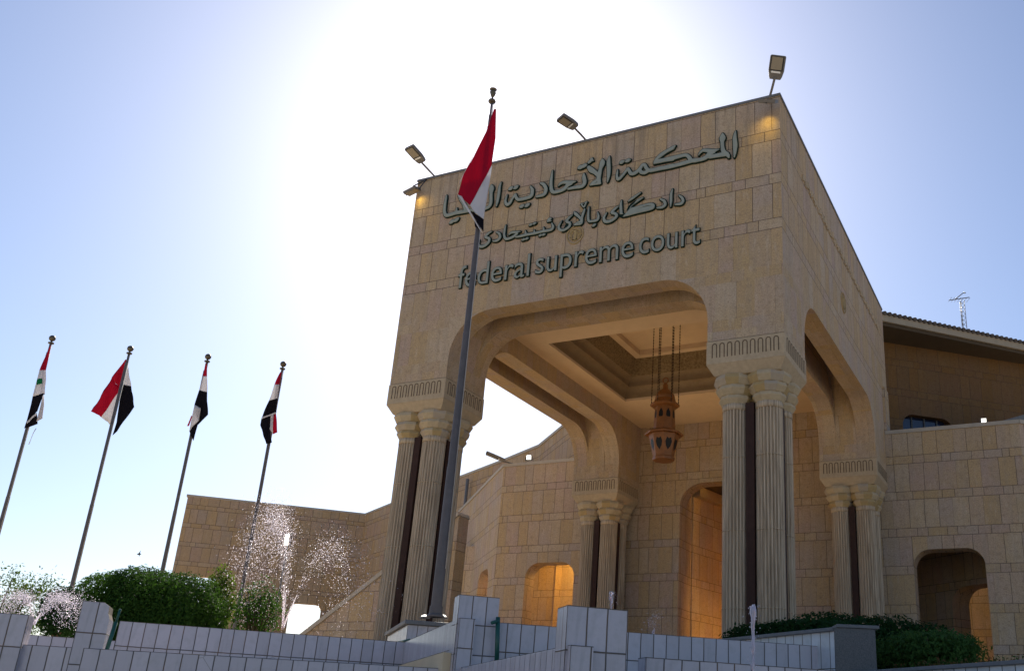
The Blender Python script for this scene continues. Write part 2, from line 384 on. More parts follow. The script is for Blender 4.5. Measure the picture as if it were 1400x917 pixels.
LETTERS = {
 'w1': ('4734,16149 4745,16162 4781,16262 4804,16374 4817,16474 4818,16574 4793,16799 4783,16987 4773,16999 4760,16997 4752,16987 4712,16874 4693,16787 4690,16737 4709,16262 4719,16162|4565,16174 4585,16171 4604,16187 4601,16274 4560,16362 4522,16388 4485,16436 4454,16512 4438,16624 4438,16749 4474,16812 4478,16874 4449,16949 4397,17023 4385,17024 4339,16949 4322,16912 4310,16862 4313,16812 4336,16749 4353,16474 4367,16399 4360,16393 4097,16393 4088,16399 4178,16437 4202,16474 4293,16512 4297,16528 4147,16558 3872,16641 3835,16642 3810,16635 3755,16599 3714,16549 3692,16487 3696,16474 3710,16471 3758,16524 3822,16556 3847,16554 3976,16499 3882,16399 3822,16381 3722,16371 3531,16399 3511,16424 3480,16487 3420,16562 3372,16599 3322,16619 3210,16630 2660,16629 2497,16631 2485,16636 2497,16651 2747,16790 2785,16806 2947,16852 2968,16874 2973,16899 3012,16962 2997,16973 2922,16956 2685,16876 2597,16838 2522,16791 2454,16737 2401,16674 2352,16587 2345,16524 2360,16510 2372,16508 2710,16500 2935,16483 2960,16490 2985,16514 3135,16523 3260,16533 3322,16522 3345,16499 3393,16424 3404,16399 3397,16391 3385,16388 3147,16364 3010,16359 2985,16359 2960,16372 2935,16376 2685,16369 2497,16382 2447,16367 2310,16372 2247,16383 2216,16399 2172,16456 2132,16549 2110,16582 2072,16607 2034,16612 2010,16607 1972,16586 1947,16562 1887,16474 1860,16449 1772,16397 1735,16387 1685,16401 1599,16562 1572,16583 1547,16587 1510,16567 1435,16463 1310,16335 1285,16316 1272,16314 1243,16387 1248,16487 1243,16549 1239,16587 1235,16594 1222,16595 1187,16474 1179,16374 1196,16274 1210,16249 1247,16223 1297,16226 1356,16262 1446,16362 1535,16474 1547,16475 1597,16352 1620,16324 1647,16306 1697,16290 1760,16289 1810,16305 1897,16355 1940,16299 1970,16274 2010,16253 2072,16238 2122,16243 2210,16282 2247,16270 2310,16262 2622,16259 2822,16251 3147,16259 3510,16285 3610,16269 3785,16267 3872,16274 3922,16284 3985,16319 4005,16299 4022,16292 4497,16258|2047,16345 2010,16370 1974,16424 2022,16511 2035,16519 2042,16512 2088,16412 2120,16362 2120,16349 2097,16339|1307,16762 1335,16755 1360,16757 1411,16787 1443,16824 1443,16837 1410,16858 1360,16870 1335,16867 1302,16849 1283,16824 1273,16787|1486,16774 1522,16765 1547,16767 1572,16776 1604,16799 1628,16824 1632,16837 1622,16851 1585,16871 1560,16878 1522,16876 1478,16849 1451,16799 1460,16786',
  '4719,16124 4747,16125 4763,16137 4797,16222 4823,16324 4844,16474 4844,16587 4820,16799 4810,16987 4801,17012 4785,17024 4747,17022 4728,16999 4688,16887 4666,16787 4664,16674 4681,16262 4694,16149|4554,16149 4585,16143 4610,16153 4622,16164 4634,16199 4631,16262 4616,16312 4585,16374 4522,16428 4497,16470 4481,16512 4467,16599 4464,16737 4499,16799 4506,16874 4492,16924 4473,16962 4422,17037 4397,17052 4372,17048 4358,17037 4298,16924 4284,16874 4285,16812 4309,16749 4319,16562 4310,16554 4197,16574 3885,16666 3835,16669 3797,16660 3760,16640 3735,16618 3690,16562 3664,16487 3671,16462 3697,16444 3722,16447 3770,16499 3822,16529 3847,16525 3925,16487 3872,16424 3847,16415 3772,16402 3722,16398 3547,16424 3535,16437 3487,16524 3435,16585 3383,16624 3322,16647 3210,16657 2660,16656 2585,16657 2571,16662 2785,16777 2947,16823 2972,16837 2992,16862 2999,16887 3037,16949 3035,16979 3010,17000 2922,16984 2685,16905 2622,16880 2541,16837 2471,16787 2410,16730 2340,16624 2321,16574 2316,16537 2322,16510 2347,16485 2710,16472 2935,16456 2972,16466 2997,16487 3272,16506 3310,16498 3360,16428 3360,16416 3350,16412 3147,16391 3022,16386 2997,16386 2960,16400 2935,16403 2685,16396 2497,16409 2435,16394 2272,16404 2235,16419 2209,16449 2156,16562 2130,16599 2097,16625 2047,16639 2010,16635 1960,16610 1923,16574 1849,16474 1760,16421 1735,16415 1710,16418 1697,16429 1632,16562 1610,16591 1585,16607 1560,16614 1522,16608 1491,16587 1422,16489 1285,16349 1269,16399 1275,16487 1264,16599 1247,16620 1222,16625 1200,16612 1192,16599 1170,16524 1154,16437 1152,16374 1161,16299 1179,16249 1197,16222 1247,16196 1272,16194 1310,16202 1372,16240 1535,16428 1575,16337 1608,16299 1647,16277 1710,16262 1772,16264 1822,16281 1885,16316 1897,16310 1941,16262 1972,16241 2010,16224 2060,16212 2097,16211 2135,16218 2210,16253 2297,16235 2372,16232 2947,16224 3147,16232 3497,16257 3610,16242 3835,16242 3922,16257 3985,16280 4022,16265 4485,16232 4538,16162|2060,16369 2035,16383 2006,16424 2028,16462 2035,16466 2079,16374 2072,16366|4210,16420 4204,16424 4222,16451 4310,16489 4322,16503 4330,16424|1296,16737 1335,16728 1372,16733 1407,16749 1435,16772 1447,16761 1510,16740 1547,16740 1585,16752 1647,16805 1659,16837 1647,16865 1597,16895 1560,16905 1522,16904 1485,16889 1460,16869 1372,16897 1335,16895 1310,16886 1285,16870 1267,16849 1246,16799 1249,16774 1256,16762'),
 'w2': ('-1764,15993 -1728,15990 -1703,15996 -1657,16031 -1631,16081 -1640,16097 -1678,16108 -1715,16110 -1740,16104 -1783,16068 -1808,16018 -1803,16005|-1953,16006 -1928,15999 -1890,16002 -1853,16024 -1817,16081 -1828,16097 -1853,16107 -1890,16116 -1915,16114 -1965,16085 -1995,16043 -1994,16031|-2459,16181 -2428,16173 -2390,16178 -2353,16196 -2315,16225 -2290,16261 -2247,16368 -2203,16440 -2140,16324 -2103,16289 -2053,16267 -1940,16252 -1790,16253 -1665,16265 -1628,16275 -1590,16295 -1557,16331 -1540,16370 -1531,16431 -1534,16518 -1542,16556 -1559,16593 -1646,16693 -1665,16702 -1680,16693 -1684,16681 -1641,16556 -1637,16431 -1653,16381 -1703,16361 -1865,16348 -1978,16351 -2028,16358 -2053,16369 -2086,16406 -2116,16456 -2142,16531 -2165,16544 -2190,16544 -2215,16524 -2239,16493 -2358,16306 -2378,16287 -2415,16270 -2428,16273 -2445,16293 -2466,16331 -2479,16368 -2457,16568 -2465,16578 -2479,16568 -2516,16493 -2546,16406 -2550,16368 -2541,16306 -2517,16243 -2492,16206|663,16231 697,16232 717,16256 705,16306 693,16431 716,16693 726,16756 794,16881 801,16931 792,16981 764,17031 716,17081 710,17087 695,17081 651,16993 635,16943 623,16781 597,16662 585,16657 460,16800 403,16856 297,16940 260,16940 245,16931 229,16906 232,16868 272,16787 311,16731 354,16693 460,16628 558,16518 563,16506 560,16431 547,16420 472,16391 422,16361 353,16293 344,16268 360,16255|-1325,16243 -1240,16238 -1190,16242 -1127,16268 -1101,16293 -1076,16343 -1066,16381 -1063,16443 -1070,16493 -1090,16558 -1128,16626 -1173,16681 -1215,16710 -1303,16741 -1328,16741 -1340,16731 -1340,16703 -1253,16631 -1209,16568 -1174,16493 -1167,16443 -1174,16381 -1185,16356 -1203,16341 -1253,16325 -1428,16301 -1441,16293 -1446,16268 -1428,16252|-781,16243 -603,16250 -478,16280 -415,16317 -353,16391 -253,16426 -234,16443 -223,16468 -153,16485 -115,16498 -109,16506 -115,16514 -190,16539 -453,16604 -553,16612 -628,16594 -653,16580 -676,16556 -711,16481 -703,16472 -690,16475 -628,16512 -565,16523 -503,16516 -426,16493 -428,16481 -455,16456 -503,16392 -590,16354 -690,16337 -803,16341 -840,16355 -853,16368 -887,16456 -910,16593 -917,16681 -918,16856 -929,17056 -930,17068 -940,17077 -954,17068 -981,16943 -1004,16768 -1005,16593 -988,16431 -964,16356 -943,16318 -921,16293 -890,16271 -853,16255|4,16243 60,16240 122,16249 160,16266 185,16288 214,16331 233,16393 233,16456 185,16631 147,16719 135,16728 117,16718 87,16618 91,16543 114,16456 120,16418 114,16381 102,16356 85,16344 47,16341 -90,16354 -190,16355 -353,16336 -370,16331 -381,16318 -384,16306 -378,16288 -353,16274 -153,16263|911,16243 922,16238 929,16243 965,16343 985,16418 1000,16531 999,16693 956,17106 947,17113 935,17110 892,17031 875,16981 867,16931 867,16868 890,16618|485,16305 510,16309 585,16340 594,16331 600,16318 597,16307|-2216,16706 -2190,16704 -2153,16714 -2128,16732 -2111,16756 -2092,16806 -2103,16819 -2140,16826 -2178,16826 -2203,16820 -2228,16805 -2250,16781 -2272,16743 -2270,16731|-2416,16718 -2378,16709 -2353,16713 -2315,16734 -2298,16756 -2279,16806 -2290,16821 -2315,16828 -2365,16831 -2390,16824 -2417,16806 -2450,16756 -2452,16743 -2442,16731|-49,16906 -15,16897 22,16898 72,16915 135,16922 181,16943 205,16968 221,16993 223,17006 197,17031 160,17048 110,17044 85,17031 60,17008 35,17025 -3,17032 -28,17027 -53,17014 -78,16985 -95,16943 -90,16929|243,17031 272,17021 322,17039 348,17056 372,17086 397,17073 421,17081 426,17106 395,17143 398,17156 396,17181 372,17198 319,17181 309,17168 306,17143 235,17074 231,17056',
  '-1777,15968 -1715,15965 -1690,15972 -1655,15993 -1633,16018 -1612,16056 -1606,16093 -1628,16121 -1678,16136 -1740,16132 -1790,16102 -1815,16121 -1853,16136 -1915,16141 -1965,16121 -1990,16098 -2019,16056 -2018,16018 -2003,16000 -1940,15974 -1890,15974 -1840,15999 -1803,15974|-2470,16156 -2428,16146 -2390,16150 -2353,16164 -2315,16189 -2269,16243 -2224,16356 -2215,16371 -2203,16377 -2161,16306 -2120,16268 -2065,16242 -2003,16230 -1865,16224 -1703,16233 -1615,16250 -1578,16270 -1533,16318 -1513,16368 -1502,16468 -1514,16556 -1540,16614 -1628,16713 -1653,16728 -1678,16726 -1703,16708 -1711,16681 -1668,16556 -1662,16468 -1670,16406 -1690,16391 -1753,16381 -1865,16375 -2015,16383 -2040,16393 -2062,16418 -2093,16468 -2107,16518 -2128,16555 -2153,16569 -2190,16572 -2215,16561 -2240,16537 -2378,16324 -2415,16299 -2443,16343 -2453,16381 -2430,16568 -2440,16593 -2453,16602 -2478,16604 -2503,16581 -2541,16506 -2570,16418 -2577,16368 -2570,16306 -2541,16231 -2515,16191|625,16206 697,16204 725,16218 742,16243 745,16268 733,16306 720,16431 743,16693 755,16756 795,16818 818,16868 828,16918 825,16956 816,16993 796,17031 735,17102 710,17115 681,17106 638,17031 610,16956 602,16906 598,16793 585,16725 572,16713 447,16852 323,16956 285,16970 247,16964 239,16968 256,16993 285,16996 335,17015 385,17049 422,17049 445,17068 454,17106 430,17143 425,17181 410,17208 372,17225 308,17206 285,17181 272,17146 222,17103 197,17063 160,17075 122,17075 97,17068 60,17046 -3,17059 -53,17045 -78,17028 -103,16995 -120,16956 -120,16931 -106,16906 -90,16895 -40,16874 -3,16869 147,16897 210,16931 202,16918 203,16868 272,16736 335,16674 444,16606 533,16506 529,16443 435,16402 385,16365 328,16306 317,16268 322,16248 347,16230|-1344,16218 -1240,16211 -1190,16215 -1140,16229 -1115,16244 -1078,16279 -1057,16318 -1041,16368 -1036,16418 -1038,16468 -1053,16535 -1084,16606 -1128,16671 -1160,16706 -1195,16731 -1303,16769 -1328,16770 -1353,16757 -1364,16743 -1371,16718 -1366,16693 -1353,16676 -1278,16618 -1240,16568 -1202,16493 -1194,16431 -1203,16381 -1215,16365 -1278,16348 -1428,16329 -1453,16319 -1466,16306 -1474,16268 -1453,16235 -1428,16225|-804,16218 -678,16216 -553,16231 -478,16251 -415,16283 -365,16249 -153,16236 10,16216 110,16217 172,16242 210,16275 238,16318 260,16393 262,16443 251,16506 209,16643 172,16731 160,16746 135,16756 102,16743 67,16656 58,16581 93,16418 86,16381 72,16369 -140,16384 -303,16375 -311,16368 -336,16368 -315,16370 -305,16381 -240,16402 -219,16418 -203,16444 -103,16473 -85,16493 -84,16518 -103,16539 -278,16591 -440,16629 -515,16639 -578,16636 -640,16618 -678,16593 -708,16556 -737,16493 -735,16468 -715,16448 -690,16446 -603,16491 -553,16496 -515,16491 -477,16481 -480,16468 -514,16418 -565,16390 -653,16368 -765,16364 -803,16369 -828,16380 -859,16456 -884,16606 -902,17068 -914,17093 -928,17102 -953,17103 -965,17097 -978,17081 -1006,16956 -1030,16781 -1034,16631 -1018,16443 -988,16343 -967,16306 -940,16274 -903,16247 -865,16231|898,16218 922,16211 935,16214 954,16231 1001,16368 1027,16531 1029,16631 1016,16818 985,17106 971,17131 935,17140 910,17122 863,17031 841,16943 840,16868 863,16618 882,16243|-2229,16681 -2190,16676 -2165,16681 -2115,16707 -2087,16743 -2070,16781 -2068,16818 -2090,16843 -2153,16855 -2203,16848 -2253,16819 -2278,16845 -2315,16855 -2365,16858 -2403,16848 -2428,16832 -2453,16806 -2475,16768 -2476,16731 -2453,16706 -2390,16683 -2340,16688 -2290,16712 -2278,16700'),
 'w3': ('-4463,15975 -4426,15972 -4388,15983 -4363,16002 -4338,16038 -4327,16012 -4313,16007 -4251,16007 -4213,16023 -4185,16050 -4158,16112 -4163,16129 -4188,16136 -4251,16137 -4278,16125 -4313,16088 -4326,16085 -4338,16095 -4388,16103 -4413,16102 -4451,16087 -4487,16050 -4509,16000 -4501,15984|-3481,16200 -3413,16191 -3338,16190 -3163,16217 -3138,16215 -3088,16234 -3035,16275 -3008,16312 -2988,16375 -2982,16462 -3012,16762 -2981,16875 -2980,16925 -3001,16988 -3026,17021 -3076,17068 -3088,17069 -3096,17062 -3130,17000 -3149,16925 -3146,16875 -3122,16787 -3107,16700 -3084,16487 -3086,16425 -3097,16362 -3110,16337 -3138,16312 -3351,16296 -3513,16318 -3526,16325 -3590,16400 -3599,16412 -3588,16423 -3563,16433 -3538,16433 -3413,16367 -3388,16372 -3376,16383 -3368,16412 -3382,16437 -3463,16489 -3501,16509 -3538,16520 -3576,16518 -3613,16507 -3651,16487 -3676,16462 -3692,16412 -3669,16350 -3890,16362 -3901,16369 -3957,16512 -4006,16612 -4058,16687 -4216,16875 -4288,16959 -4301,16962 -4311,16950 -4307,16937 -4207,16737 -4081,16562 -4008,16375 -4013,16366 -4251,16382 -4272,16487 -4277,16500 -4288,16506 -4301,16503 -4309,16487 -4326,16380 -4576,16352 -4626,16358 -4651,16373 -4663,16390 -4698,16487 -4719,16700 -4711,16937 -4728,17050 -4738,17060 -4751,17056 -4780,16950 -4797,16837 -4806,16737 -4805,16587 -4796,16475 -4785,16425 -4752,16337 -4725,16300 -4688,16271 -4651,16256 -4588,16246 -4313,16270 -4001,16256 -3738,16253|-2834,16250 -2826,16240 -2813,16242 -2808,16250 -2766,16362 -2749,16450 -2732,16650 -2735,16925 -2721,17062 -2726,17077 -2739,17075 -2783,17000 -2804,16937 -2812,16887 -2843,16412',
  '-4477,15950 -4413,15947 -4376,15960 -4338,15987 -4263,15978 -4238,15982 -4199,16000 -4161,16037 -4130,16112 -4136,16137 -4146,16150 -4163,16160 -4188,16163 -4226,16167 -4263,16161 -4301,16142 -4326,16120 -4401,16130 -4463,16111 -4493,16087 -4511,16062 -4536,16000 -4529,15975 -4517,15962|-3496,16175 -3426,16165 -3338,16163 -3176,16187 -3138,16188 -3072,16212 -3013,16259 -2988,16292 -2969,16337 -2957,16412 -2960,16550 -2985,16750 -2981,16787 -2954,16875 -2953,16925 -2970,16987 -3004,17037 -3063,17092 -3076,17097 -3101,17094 -3121,17075 -3163,16987 -3176,16925 -3173,16875 -3142,16750 -3119,16587 -3111,16487 -3116,16400 -3126,16362 -3151,16338 -3263,16327 -3376,16324 -3501,16343 -3511,16350 -3556,16400 -3551,16405 -3526,16399 -3438,16346 -3401,16340 -3376,16348 -3358,16362 -3344,16387 -3341,16412 -3348,16437 -3371,16462 -3463,16521 -3501,16538 -3538,16547 -3588,16543 -3626,16532 -3676,16501 -3707,16462 -3719,16425 -3714,16387 -3726,16382 -3876,16389 -3955,16575 -4001,16655 -4223,16925 -4266,16975 -4288,16989 -4313,16987 -4326,16978 -4336,16962 -4336,16937 -4231,16725 -4105,16550 -4045,16400 -4063,16394 -4226,16405 -4251,16508 -4265,16525 -4288,16533 -4313,16527 -4329,16512 -4345,16412 -4351,16405 -4538,16382 -4613,16383 -4637,16400 -4650,16425 -4679,16537 -4692,16700 -4682,16912 -4701,17050 -4712,17075 -4726,17084 -4751,17086 -4771,17075 -4779,17062 -4808,16950 -4825,16837 -4833,16737 -4832,16587 -4823,16475 -4810,16412 -4776,16325 -4750,16287 -4688,16242 -4651,16227 -4588,16219 -4313,16243 -4001,16229 -3751,16226 -3688,16219|-2827,16212 -2801,16217 -2784,16237 -2741,16350 -2717,16487 -2705,16662 -2708,16937 -2694,17062 -2701,17090 -2726,17105 -2751,17100 -2763,17088 -2807,17012 -2832,16937 -2839,16887 -2870,16375 -2858,16237 -2851,16225'),
 'w4': ('968,14899 1068,14898 1143,14919 1241,14974 1272,14999 1301,15037 1311,15062 1309,15099 1284,15149 1243,15187 1156,15224 1318,15364 1325,15374 1318,15385 1205,15348 1119,15287 1080,15237 1077,15199 1093,15175 1109,15162 1205,15117 1222,15099 1232,15074 1209,15049 1155,15012 1080,14982 1030,14978 968,14989 943,15002 916,15037 903,15074 903,15099 956,15224 955,15240 943,15246 931,15237 847,15124 835,15087 834,15049 855,14976 873,14949 905,14920|1467,14999 1618,14998 1893,15019 2243,15031 2368,15046 2395,15062 2424,15099 2432,15149 2422,15199 2380,15238 2343,15256 2243,15265 2105,15260 1880,15239 1693,15229 1682,15237 1693,15253 1718,15281 1756,15312 2067,15474 2072,15487 2055,15497 1893,15462|3163,15012 3218,15011 3268,15037 3301,15087 3309,15137 3293,15199 3253,15262 3155,15338 3143,15336 3134,15324 3144,15299 3198,15224 3218,15187 3234,15137 3228,15112 3218,15096 3193,15082 3043,15077 3030,15074 3021,15062 3030,15041|2593,15024 2655,15017 2720,15037 2764,15074 2777,15099 2783,15137 2779,15174 2761,15224 2743,15254 2718,15280 2605,15344 2593,15345 2581,15337 2580,15314 2676,15224 2700,15174 2707,15137 2693,15110 2643,15087 2505,15081 2493,15076 2488,15062 2499,15049|2893,15024 2905,15014 2918,15024 2948,15174 2948,15412 2960,15562 2955,15574 2943,15572 2892,15462 2876,15374 2880,15174|1480,15086 1458,15099 1441,15199 1419,15412 1413,15537 1405,15551 1393,15551 1385,15537 1361,15462 1351,15399 1355,15237 1372,15099|1627,15174 1843,15168 2005,15183 2130,15197 2255,15199 2318,15192 2343,15174|1605,15462 1618,15451 1755,15508 1985,15649 1995,15662 1993,15668 1980,15679 1968,15675 1730,15569 1668,15526 1610,15474',
  '955,14874 1018,14868 1068,14871 1155,14895 1252,14949 1318,15009 1335,15049 1337,15112 1308,15162 1280,15194 1210,15237 1318,15329 1352,15049 1366,15024 1393,14999 1455,14974 1543,14968 1893,14992 2243,15004 2343,15013 2405,15035 2433,15062 2453,15099 2460,15149 2454,15187 2436,15224 2393,15262 2355,15281 2305,15290 2218,15292 2080,15286 1868,15265 1737,15262 1809,15312 2080,15450 2093,15463 2099,15487 2093,15505 2080,15518 2055,15524 1918,15498 1868,15481 1743,15420 1663,15362 1623,15312 1571,15212 1577,15174 1605,15150 1880,15142 2093,15167 2230,15173 2318,15163 2323,15149 2318,15140 2230,15130 1880,15123 1618,15109 1492,15112 1483,15124 1462,15249 1438,15549 1419,15574 1393,15579 1366,15562 1336,15474 1326,15424 1318,15413 1218,15382 1168,15358 1093,15299 1056,15249 1048,15212 1059,15174 1093,15140 1184,15099 1197,15087 1193,15070 1143,15036 1080,15009 1005,15008 959,15024 939,15049 928,15087 939,15124 984,15224 980,15252 955,15272 930,15270 917,15262 823,15137 809,15099 806,15049 812,15012 830,14965 855,14928 889,14899|3148,14987 3180,14982 3230,14986 3263,14999 3293,15022 3313,15049 3329,15087 3335,15149 3312,15224 3266,15287 3168,15363 3143,15364 3117,15349 3107,15324 3112,15299 3182,15199 3203,15149 3205,15124 3193,15111 3168,15105 3020,15099 2996,15074 2994,15049 3005,15027 3018,15017|2583,14999 2630,14991 2668,14991 2731,15012 2766,15037 2788,15062 2806,15099 2810,15137 2806,15174 2785,15237 2762,15274 2737,15299 2618,15368 2593,15372 2568,15362 2552,15337 2557,15299 2651,15212 2671,15174 2679,15137 2664,15124 2630,15112 2493,15106 2467,15087 2461,15062 2471,15037 2488,15024|2877,14999 2905,14987 2934,14999 2942,15012 2971,15137 2976,15224 2975,15412 2987,15562 2981,15587 2964,15599 2943,15602 2920,15587 2877,15499 2854,15424 2848,15312 2855,15137 2866,15024|1614,15424 1705,15455 1768,15484 2005,15630 2019,15649 2020,15674 2005,15697 1993,15704 1968,15704 1805,15635 1680,15570 1593,15495 1580,15477 1578,15462 1589,15437'),
 'w5': ('511,14879 552,14870 589,14879 622,14916 633,14941 627,14951 577,14954 542,14941 508,14904 502,14891|-473,14916 -398,14911 -311,14938 -236,14983 -200,15016 -186,15040 -175,15104 -195,15166 -223,15192 -303,15229 -236,15310 -148,15387 -148,15403 -161,15405 -270,15354 -341,15291 -369,15241 -370,15216 -359,15191 -329,15166 -257,15129 -247,15104 -252,15066 -273,15043 -313,15016 -373,14988 -411,14981 -461,14989 -511,15015 -537,15041 -554,15079 -553,15129 -486,15270 -498,15278 -510,15266 -596,15154 -615,15091 -613,15054 -602,15016 -586,14987 -561,14959 -536,14941|92,15016 139,15018 164,15027 189,15052 195,15066 202,15104 197,15241 240,15404 256,15504 239,15518 227,15518 211,15504 160,15379 127,15265 26,15391 -23,15441 -86,15492 -98,15497 -111,15493 -118,15479 -101,15416 -74,15366 39,15267 123,15154 114,15144 27,15127 -61,15084 -69,15079 -80,15054 -80,15041 -73,15036 2,15023|446,15029 589,15018 639,15023 677,15035 702,15054 725,15104 728,15166 720,15204 677,15306 664,15322 654,15316 653,15304 667,15191 661,15129 652,15104 627,15091 552,15084 452,15092 422,15104 406,15141 396,15216 386,15366 383,15541 377,15554 364,15551 360,15541 333,15366 329,15266 335,15166 352,15094 367,15066 402,15038|-36,15066 39,15089 127,15093 115,15079 102,15076|187,15566 214,15563 235,15579 254,15616 283,15704 306,15716 310,15729 302,15739 277,15738 227,15730 214,15717 227,15704 243,15704 213,15616 205,15604 198,15604 140,15679 139,15691 177,15692 186,15704 178,15716 102,15718 89,15704 152,15601',
  '500,14854 564,14843 589,14849 618,14866 639,14891 660,14941 651,14966 631,14979 577,14990 513,14954 484,14916 475,14891 484,14866|-484,14891 -423,14883 -348,14894 -261,14934 -185,14991 -161,15029 -150,15066 -148,15104 -154,15141 -171,15179 -186,15196 -211,15216 -262,15241 -211,15297 -123,15375 -111,15374 -73,15326 14,15254 72,15179 74,15166 2,15146 -86,15100 -109,15054 -98,15021 -73,15008 39,14992 139,14990 178,15004 214,15040 226,15079 225,15241 264,15388 284,15504 277,15521 248,15554 277,15601 303,15679 331,15704 336,15716 334,15741 314,15763 289,15767 214,15755 189,15741 102,15745 77,15735 62,15704 71,15679 145,15566 196,15529 154,15441 114,15328 28,15429 -26,15479 -86,15522 -124,15516 -137,15504 -145,15479 -136,15428 -148,15432 -173,15429 -286,15376 -336,15336 -382,15279 -396,15241 -396,15204 -386,15182 -361,15154|427,15004 589,14991 639,14995 677,15005 726,15041 746,15079 755,15116 753,15179 735,15241 696,15329 685,15341 664,15349 639,15341 625,15316 640,15191 633,15129 627,15120 589,15113 514,15113 452,15119 438,15129 422,15229 410,15541 403,15566 389,15578 364,15581 339,15563 306,15366 303,15216 314,15129 328,15079 364,15030 389,15014|-448,15013 -501,15041 -520,15066 -529,15091 -524,15129 -460,15254 -461,15283 -484,15304 -506,15304 -523,15294 -620,15166 -639,15116 -641,15054 -635,15029'),
 'w6': ('-1797,14872 -1739,14865 -1689,14890 -1652,14876 -1614,14880 -1589,14896 -1569,14922 -1577,14934 -1589,14939 -1614,14946 -1639,14944 -1677,14917 -1727,14935 -1752,14933 -1777,14920 -1802,14895 -1808,14885|-1207,14897 -1177,14895 -1145,14910 -1124,14935 -1123,14947 -1142,14960 -1177,14965 -1211,14947 -1235,14910 -1227,14901|-3248,14910 -3189,14899 -3152,14900 -3102,14909 -3052,14927 -3002,14958 -2958,14997 -2918,15060 -2909,15097 -2909,15135 -2914,15160 -2934,15197 -2964,15219 -3052,15249 -3064,15260 -2985,15335 -2889,15387 -2880,15397 -2889,15409 -2977,15396 -3027,15379 -3072,15347 -3114,15300 -3129,15272 -3132,15247 -3127,15225 -3102,15200 -3002,15160 -2989,15149 -2983,15122 -2990,15085 -3028,15035 -3102,14988 -3164,14979 -3227,14988 -3264,15011 -3304,15060 -3313,15097 -3304,15185 -3314,15195 -3327,15190 -3359,15110 -3365,15085 -3363,15047 -3344,14997 -3318,14960 -3289,14931|-1118,14910 -1077,14898 -1052,14901 -1011,14935 -1006,14947 -1014,14957 -1052,14968 -1077,14964 -1102,14947 -1120,14922|-2352,14997 -2302,14992 -2239,14996 -2164,15008 -2089,15032 -2027,15070 -1964,15122 -1954,15147 -1968,15172 -1964,15175 -1889,15187 -1873,15197 -1889,15211 -2102,15247 -2164,15251 -2214,15238 -2239,15220 -2280,15172 -2277,15155 -2264,15153 -2202,15183 -2177,15186 -2077,15174 -2014,15174 -2009,15172 -2027,15158 -2102,15108 -2189,15078 -2302,15063 -2327,15067 -2352,15081 -2379,15122 -2401,15185 -2405,15247 -2400,15510 -2403,15522 -2414,15526 -2449,15435 -2462,15372 -2471,15260 -2468,15185 -2451,15110 -2427,15057 -2398,15022|-1984,15010 -1877,15001 -1639,15008 -1389,15000 -1139,15013 -927,15003 -839,15007 -802,15017 -764,15041 -743,15072 -734,15122 -742,15160 -756,15185 -814,15270 -827,15272 -837,15260 -807,15147 -810,15110 -827,15087 -889,15074 -1039,15079 -1052,15093 -1077,15182 -1089,15189 -1100,15172 -1106,15085 -1114,15081 -1364,15072 -1388,15147 -1402,15158 -1413,15147 -1416,15085 -1427,15070 -1639,15078 -1654,15085 -1692,15185 -1702,15197 -1718,15185 -1714,15079 -2039,15055 -2045,15035 -2039,15027|-2760,15022 -2702,15010 -2664,15012 -2609,15035 -2577,15058 -2554,15085 -2541,15110 -2535,15147 -2549,15222 -2583,15285 -2627,15319 -2702,15356 -2714,15359 -2727,15354 -2735,15335 -2729,15322 -2664,15270 -2635,15235 -2619,15197 -2611,15147 -2627,15116 -2677,15083 -2714,15074 -2814,15070 -2826,15060 -2827,15047 -2814,15035|-1572,15322 -1527,15321 -1502,15336 -1481,15360 -1481,15372 -1504,15385 -1539,15389 -1574,15372 -1597,15347 -1599,15335|-984,15335 -964,15326 -852,15332 -842,15347 -852,15365 -900,15372 -852,15404 -839,15422 -848,15435 -877,15451 -902,15458 -939,15450 -972,15410 -989,15347|-1467,15347 -1439,15338 -1402,15340 -1355,15372 -1352,15390 -1389,15407 -1427,15404 -1452,15386 -1471,15360',
